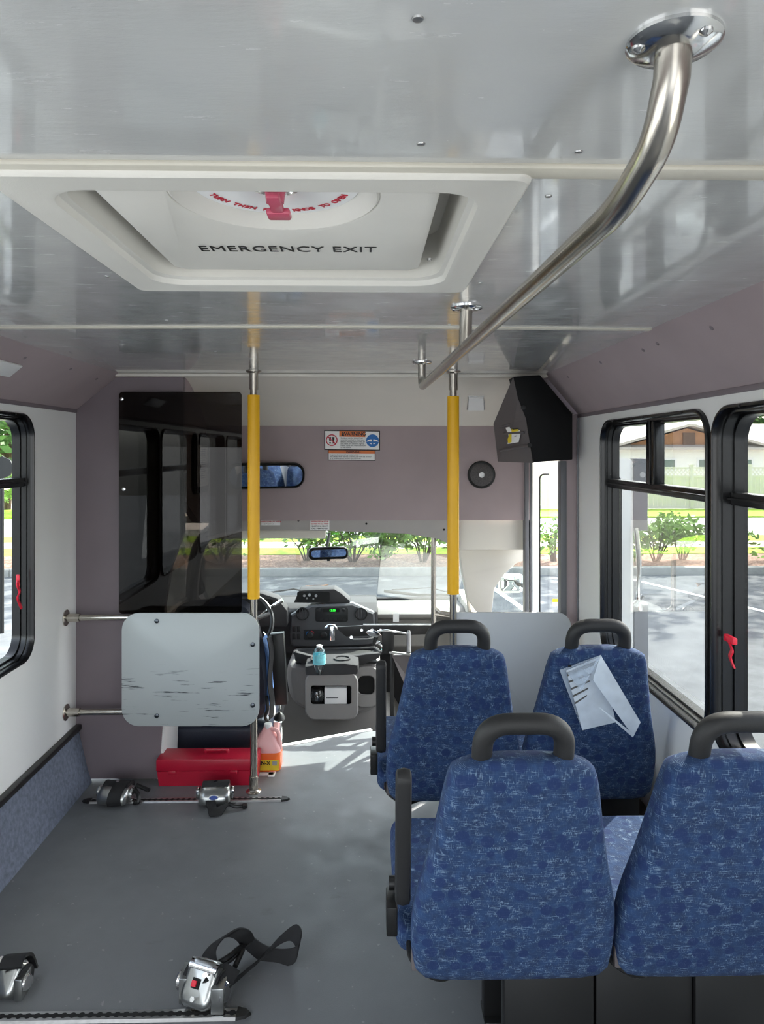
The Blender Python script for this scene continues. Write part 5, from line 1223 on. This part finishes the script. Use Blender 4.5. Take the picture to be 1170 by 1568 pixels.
# ------------------------------------------------------------------ outside
def slab(name, x0, x1, y0, y1, z0, z1, m, kind='structure'):
    bm = bmn(); box(bm, (x0, y0, z0), (x1, y1, z1)); o = obj(name, bm, m, smooth=False); o['kind'] = kind; return o
slab('ground_asphalt', -60, 60, -30, 13.0, ZG - .1, ZG, 'asphalt')
bm = bmn(); box(bm, (-6.5, 13.0, ZG - .1), (60, 13.18, ZG + .14), .03); struct('kerb', bm, 'curb')
bm = bmn(); prism(bm, [(-6.5, 13.0, ZG - .1), (-6.5, 13.18, ZG - .1), (-30, 6.4, ZG - .1), (-30, 6.2, ZG - .1)], (0, 0, .24), .02); struct('kerb', bm, 'curb')
bm = bmn(); prism(bm, [(-6.5, 13.18, ZG - .05), (60, 13.18, ZG - .05), (60, 15.0, ZG - .05), (-6.5, 15.0, ZG - .05), (-30, 12.5, ZG - .05), (-30, 6.4, ZG - .05)], (0, 0, .15)); struct('ground_mulch', bm, 'mulch', smooth=False)
bm = bmn(); prism(bm, [(-30, 12.5, ZG - .05), (-6.5, 15, ZG - .05), (60, 15, ZG - .05), (60, 16, ZG - .05), (-30, 16, ZG - .05)], (0, 0, .16)); struct('ground_grass', bm, 'grass', smooth=False)
slab('pavement', -60, 60, 16.0, 17.1, ZG - .05, ZG + .10, 'walk')
slab('ground_grass', -60, 60, 17.1, 18.3, ZG - .05, ZG + .1, 'grass')
slab('ground_road', -90, 90, 18.3, 23.8, ZG - .05, ZG + .02, 'road')
slab('ground_grass', -90, 90, 23.8, 26.9, ZG - .05, ZG + .08, 'grass')
slab('ground_yard', -90, 90, 26.9, 70, ZG - .05, ZG + .07, 'walk')  # unseen paving added to keep green grass bounce off house and fence
# painted parking lines
for (x, y, x2, y2) in [(4.6, 13.0, 6.8, 7.0), (2.0, 13, 2.6, 7.0)]:
    bm = bmn(); d = Vector((x2 - x, y2 - y, 0)).normalized(); n = Vector((-d.y, d.x, 0)) * .05; a = Vector((x, y - .1, ZG)); b = Vector((x2, y2, ZG))
    prism(bm, [a - n, b - n, b + n, a + n], (0, 0, .004)); o = obj('parking_line', bm, 'white', smooth=False); o['kind'] = 'structure'
def leaves(bm, c, rad, n, size, sq=1.0, hollow=0.3):
    for _ in range(n):
        while True:
            d = Vector((random.uniform(-1, 1), random.uniform(-1, 1), random.uniform(-1, 1)))
            if hollow < d.length < 1: break
        p = Vector(c) + Vector((d.x * rad[0], d.y * rad[1], d.z * rad[2]))
        u = Vector((random.gauss(0, 1), random.gauss(0, 1), random.gauss(0, .6))).normalized(); v_ = u.cross(Vector((random.gauss(0, 1), random.gauss(0, 1), random.gauss(0, 1)))).normalized()
        s = size * random.uniform(.6, 1.3)
        quad(bm, [p - u * s, p - v_ * s * .45, p + u * s, p + v_ * s * .45])
def shrub(x, y, h, wd, n, label, leafsize=.07, group='shrubs in the mulch bed'):
    z = ZG + .09; t = thing('shrub', (x, y, z), label, 'shrub', group)
    bm = bmn(); tips = []
    for k in range(9):
        a = random.uniform(0, 2 * PI); r = random.uniform(.2, .95) * wd; tp = Vector((x + r * math.cos(a), y + r * .5 * math.sin(a), z + h * random.uniform(.42, 1)))
        tube(bm, [(x + .05 * math.cos(a), y, z), (x + r * .4 * math.cos(a), y + r * .2 * math.sin(a), z + h * .4), tp], [.018, .012, .005], 5); tips.append(tp)
    obj('stems', bm, 'bark', t)
    bm = bmn()
    for tp in tips:
        leaves(bm, tp - Vector((0, 0, h * .12)), (wd * .36, wd * .3, h * .27), n // 9, leafsize)
    obj('foliage', bm, 'leaf', t, smooth=False)
def sx(px, Y): return P(px, 800, Y).x
shrub(sx(540, 14), 14.0, 1.05, .95, 900, 'leafy shrub beyond the windshield right of the small rear-view mirror')
shrub(sx(585, 14.2), 14.2, .95, .7, 500, 'green shrub just left of the entry grab rail, beyond the windshield')
shrub(sx(648, 14), 14.0, .85, .8, 420, 'sparser green shrub beyond the windshield behind the entry grab rail')
shrub(sx(470, 14.2), 14.2, .7, .6, 160, 'thin low shrub beyond the windshield left of the small rear-view mirror')
shrub(sx(340, 14), 14.0, .8, .8, 90, 'bare twiggy shrub beyond the windshield behind the smoked partition')
shrub(sx(848, 14), 14.0, 1.0, .35, 160, 'slim young shrub seen through the doorway glass leaf')
shrub(sx(1005, 13.9), 13.9, .95, .9, 900, 'dense shrub seen through the first right side window')
shrub(sx(1045, 14.2), 14.2, .95, .75, 500, 'second shrub seen through the first right side window, right of the dense one')
shrub(sx(945, 14.0), 14.0, 1.15, .7, 600, 'shrub half hidden by the folded white door leaf')
shrub(sx(1135, 14.0), 14.0, .6, .5, 120, 'sparse shrub seen through the nearer right side window')
def tree(x, y, hc, rad, n, label, ls=.17, trunk=.16, crown_m='leafdark', group=None):
    t = thing('tree', (x, y, ZG), label, 'tree', 'trees around the lot')
    bm = bmn(); tube(bm, [(x, y, ZG), (x + .1, y, ZG + hc * .5), (x, y, ZG + hc)], [trunk, trunk * .8, trunk * .4], 10)
    for k in range(6):
        a = k * PI / 3 + .3; tube(bm, [(x, y, ZG + hc * .6), (x + rad[0] * .6 * math.cos(a), y + rad[1] * .6 * math.sin(a), ZG + hc + .4)], [trunk * .4, .03], 6)
    obj('trunk', bm, 'bark', t)
    bm = bmn(); leaves(bm, (x, y, ZG + hc), rad, n, ls, hollow=.1); obj('foliage', bm, crown_m, t, smooth=False)
tree(5.3, 17.0, 7.2, (4.6, 4.6, 1.5), 5200, 'spreading shade tree beyond the kerb hidden behind the wall strip right of the doorway')
tree(14.2, 14.8, 7.4, (4.4, 4.8, 1.5), 5200, 'second shade tree far right beyond the side windows')
tree(-4.4, 15.5, 7.0, (4.6, 4.4, 1.5), 4200, 'shade tree beyond the kerb hidden behind the mauve bulkhead on the left')
tree(P(10, 700, 27).x, 27, 3.5, (4, 3, 2.6), 2600, 'leafy tree across the road beyond the left side window', .25)
tree(P(-80, 700, 34).x - 3, 36, 4.5, (5, 3, 3), 2600, 'larger leafy tree across the road further left beyond the left side window', .28)
tree(P(1150, 700, 42).x + 3, 44, 4.5, (4, 3, 3), 2600, 'tree rising behind the house roof at the right', .28)
for i, px in enumerate((-40, 0, 35)):
    shrub(P(px, 780, 24.5).x + (i - 1) * 1.6, 24.5, 1.5, 1.3, 500, ['leafy roadside bush beyond the left window, leftmost', 'leafy roadside bush beyond the left window, middle', 'leafy roadside bush beyond the left window, rightmost'][i], .12, 'roadside bushes')
# round dark sign seen by the left window
c = P(3, 716, 9); rs = thing('road_sign', (c.x, 9, ZG), 'dark round sign on a pole seen at the left picture edge through the window', 'sign')
bm = bmn(); lathe(bm, [(.14, 0), (.14, .02)], (c.x, 9, c.z), 8, 'Y'); obj('sign_disc', bm, 'black', rs); bm = bmn(); cyl(bm, (c.x - .02, 9.03, ZG), (c.x - .02, 9.03, c.z), .03, 8); obj('post', bm, 'black', rs)
# vinyl fence
yfz = 27.0; zf0, zf1 = ZG + .08, P(1000, 716, yfz).z
fx0, fx1 = P(700, 700, yfz).x, P(1500, 700, yfz).x
FN = thing('vinyl_fence', ((fx0 + fx1) / 2, yfz, zf0), 'white vinyl privacy fence with lattice top across the road', 'fence')
n = 9; sp_ = (fx1 - fx0) / n
for k in range(n + 1):
    bm = bmn(); x = fx0 + sp_ * k; box(bm, (x - .07, yfz - .07, zf0), (x + .07, yfz + .07, zf1 + .08), .01); prism(bm, [(x - .09, yfz - .09, zf1 + .08), (x + .09, yfz - .09, zf1 + .08), (x + .09, yfz + .09, zf1 + .08), (x - .09, yfz + .09, zf1 + .08)], (0, 0, .04)); obj('post', bm, 'fence', FN)
for k in range(n):
    x = fx0 + sp_ * k + .07; x2 = fx0 + sp_ * (k + 1) - .07; bm = bmn()
    nb = 12; wb_ = (x2 - x) / nb
    for j in range(nb): box(bm, (x + wb_ * j + .005, yfz - .012, zf0), (x + wb_ * (j + 1) - .005, yfz + .012, zf1 - .36))
    box(bm, (x, yfz - .03, zf1 - .38), (x2, yfz + .03, zf1 - .30)); box(bm, (x, yfz - .03, zf1 - .04), (x2, yfz + .03, zf1 + .02)); box(bm, (x, yfz - .03, zf0), (x2, yfz + .03, zf0 + .1))
    obj('board_panel', bm, 'fence', FN, smooth=False)
    bm = bmn()
    m_ = 14
    for j in range(m_):
        xx = x + (x2 - x) * (j + .5) / m_
        for s in (-1, 1): tube(bm, [(xx - s * .12, yfz, zf1 - .31), (xx + s * .12, yfz, zf1 - .03)], .016, 4)
    obj('lattice', bm, 'fence', FN, smooth=False)
# house
yh = 35.0
HSE = thing('house', (P(1060, 700, yh).x, yh + 3, ZG), 'pale single storey house with brown boarded gable across the road', 'house')
hx0, hx1 = P(905, 700, yh).x, P(1260, 700, yh).x; ze = P(1000, 689, yh).z
bm = bmn(); box(bm, (hx0, yh, ZG), (hx1, yh + 8, ze)); obj('wall', bm, 'housewall', HSE, smooth=False)
gl_, gr_, gp = P(935, 689, yh - .1), P(1172, 689, yh - .1), P(1052, 656, yh - .1)
gl_.z = gr_.z = ze
bm = bmn(); prism(bm, [gl_, gr_, gp], (0, .15, 0)); obj('gable', bm, 'housewood', HSE, smooth=False)
bm = bmn()
for a, b in ((gl_, gp), (gr_, gp)):
    d = (a - gp).normalized(); a2 = a + d * .6; off = Vector((0, -.5, .12)); prism(bm, [a2 + off, gp + off, gp + off + Vector((0, 0, .12)), a2 + off + Vector((0, 0, .12))], (0, 8, 0))
obj('roof', bm, 'shingle', HSE, smooth=False)
bm = bmn(); q = P(860, 689, yh + .5); prism(bm, [(hx0 - 2, yh - .6, ze), (hx1 + 1, yh - .6, ze), (hx1 + 1, yh + 4, ze + 1.35), (hx0 - 2, yh + 4, ze + 1.35)], (0, 0, .12)); obj('roof', bm, 'shingle', HSE, smooth=False)
bm = bmn(); q = P(1055, 672, yh - .12); box(bm, q - Vector((.3, .05, .3)), q + Vector((.3, .05, .3))); obj('gable_vent', bm, 'bark', HSE)
for a, b in ((1008, 1033), (1070, 1100), (1134, 1150), (930, 950)):
    p, q = P(a, 704, yh), P(b, 718, yh); bm = bmn(); box(bm, (p.x - .1, yh - .05, q.z - .1), (q.x + .1, yh - .0, p.z + .1)); wf = obj('house_window', bm, 'outwhite', HSE, smooth=False)
    bm = bmn(); box(bm, (p.x, yh - .06, q.z), (q.x, yh - .05, p.z)); obj('pane', bm, mat('dark_pane', '#6d8077', .1), wf, smooth=False)
# houses beyond the doorway: pale garage
bm = bmn(); a = P(815, 735, 33); b = P(905, 700, 33)
GH = thing('garage', (a.x, 34, ZG), 'pale outbuilding with grey door far across the road beyond the doorway', 'building')
box(bm, (a.x, 33, ZG), (b.x, 38, a.z + 1.1)); obj('wall', bm, 'housewall', GH, smooth=False)
bm = bmn(); a = P(829, 758, 32.9); b = P(846, 734, 32.9); box(bm, (a.x, 32.95, a.z), (b.x, 33.0, b.z)); obj('door', bm, mat('greydoor', '#9aa8a4', .6), GH, smooth=False)
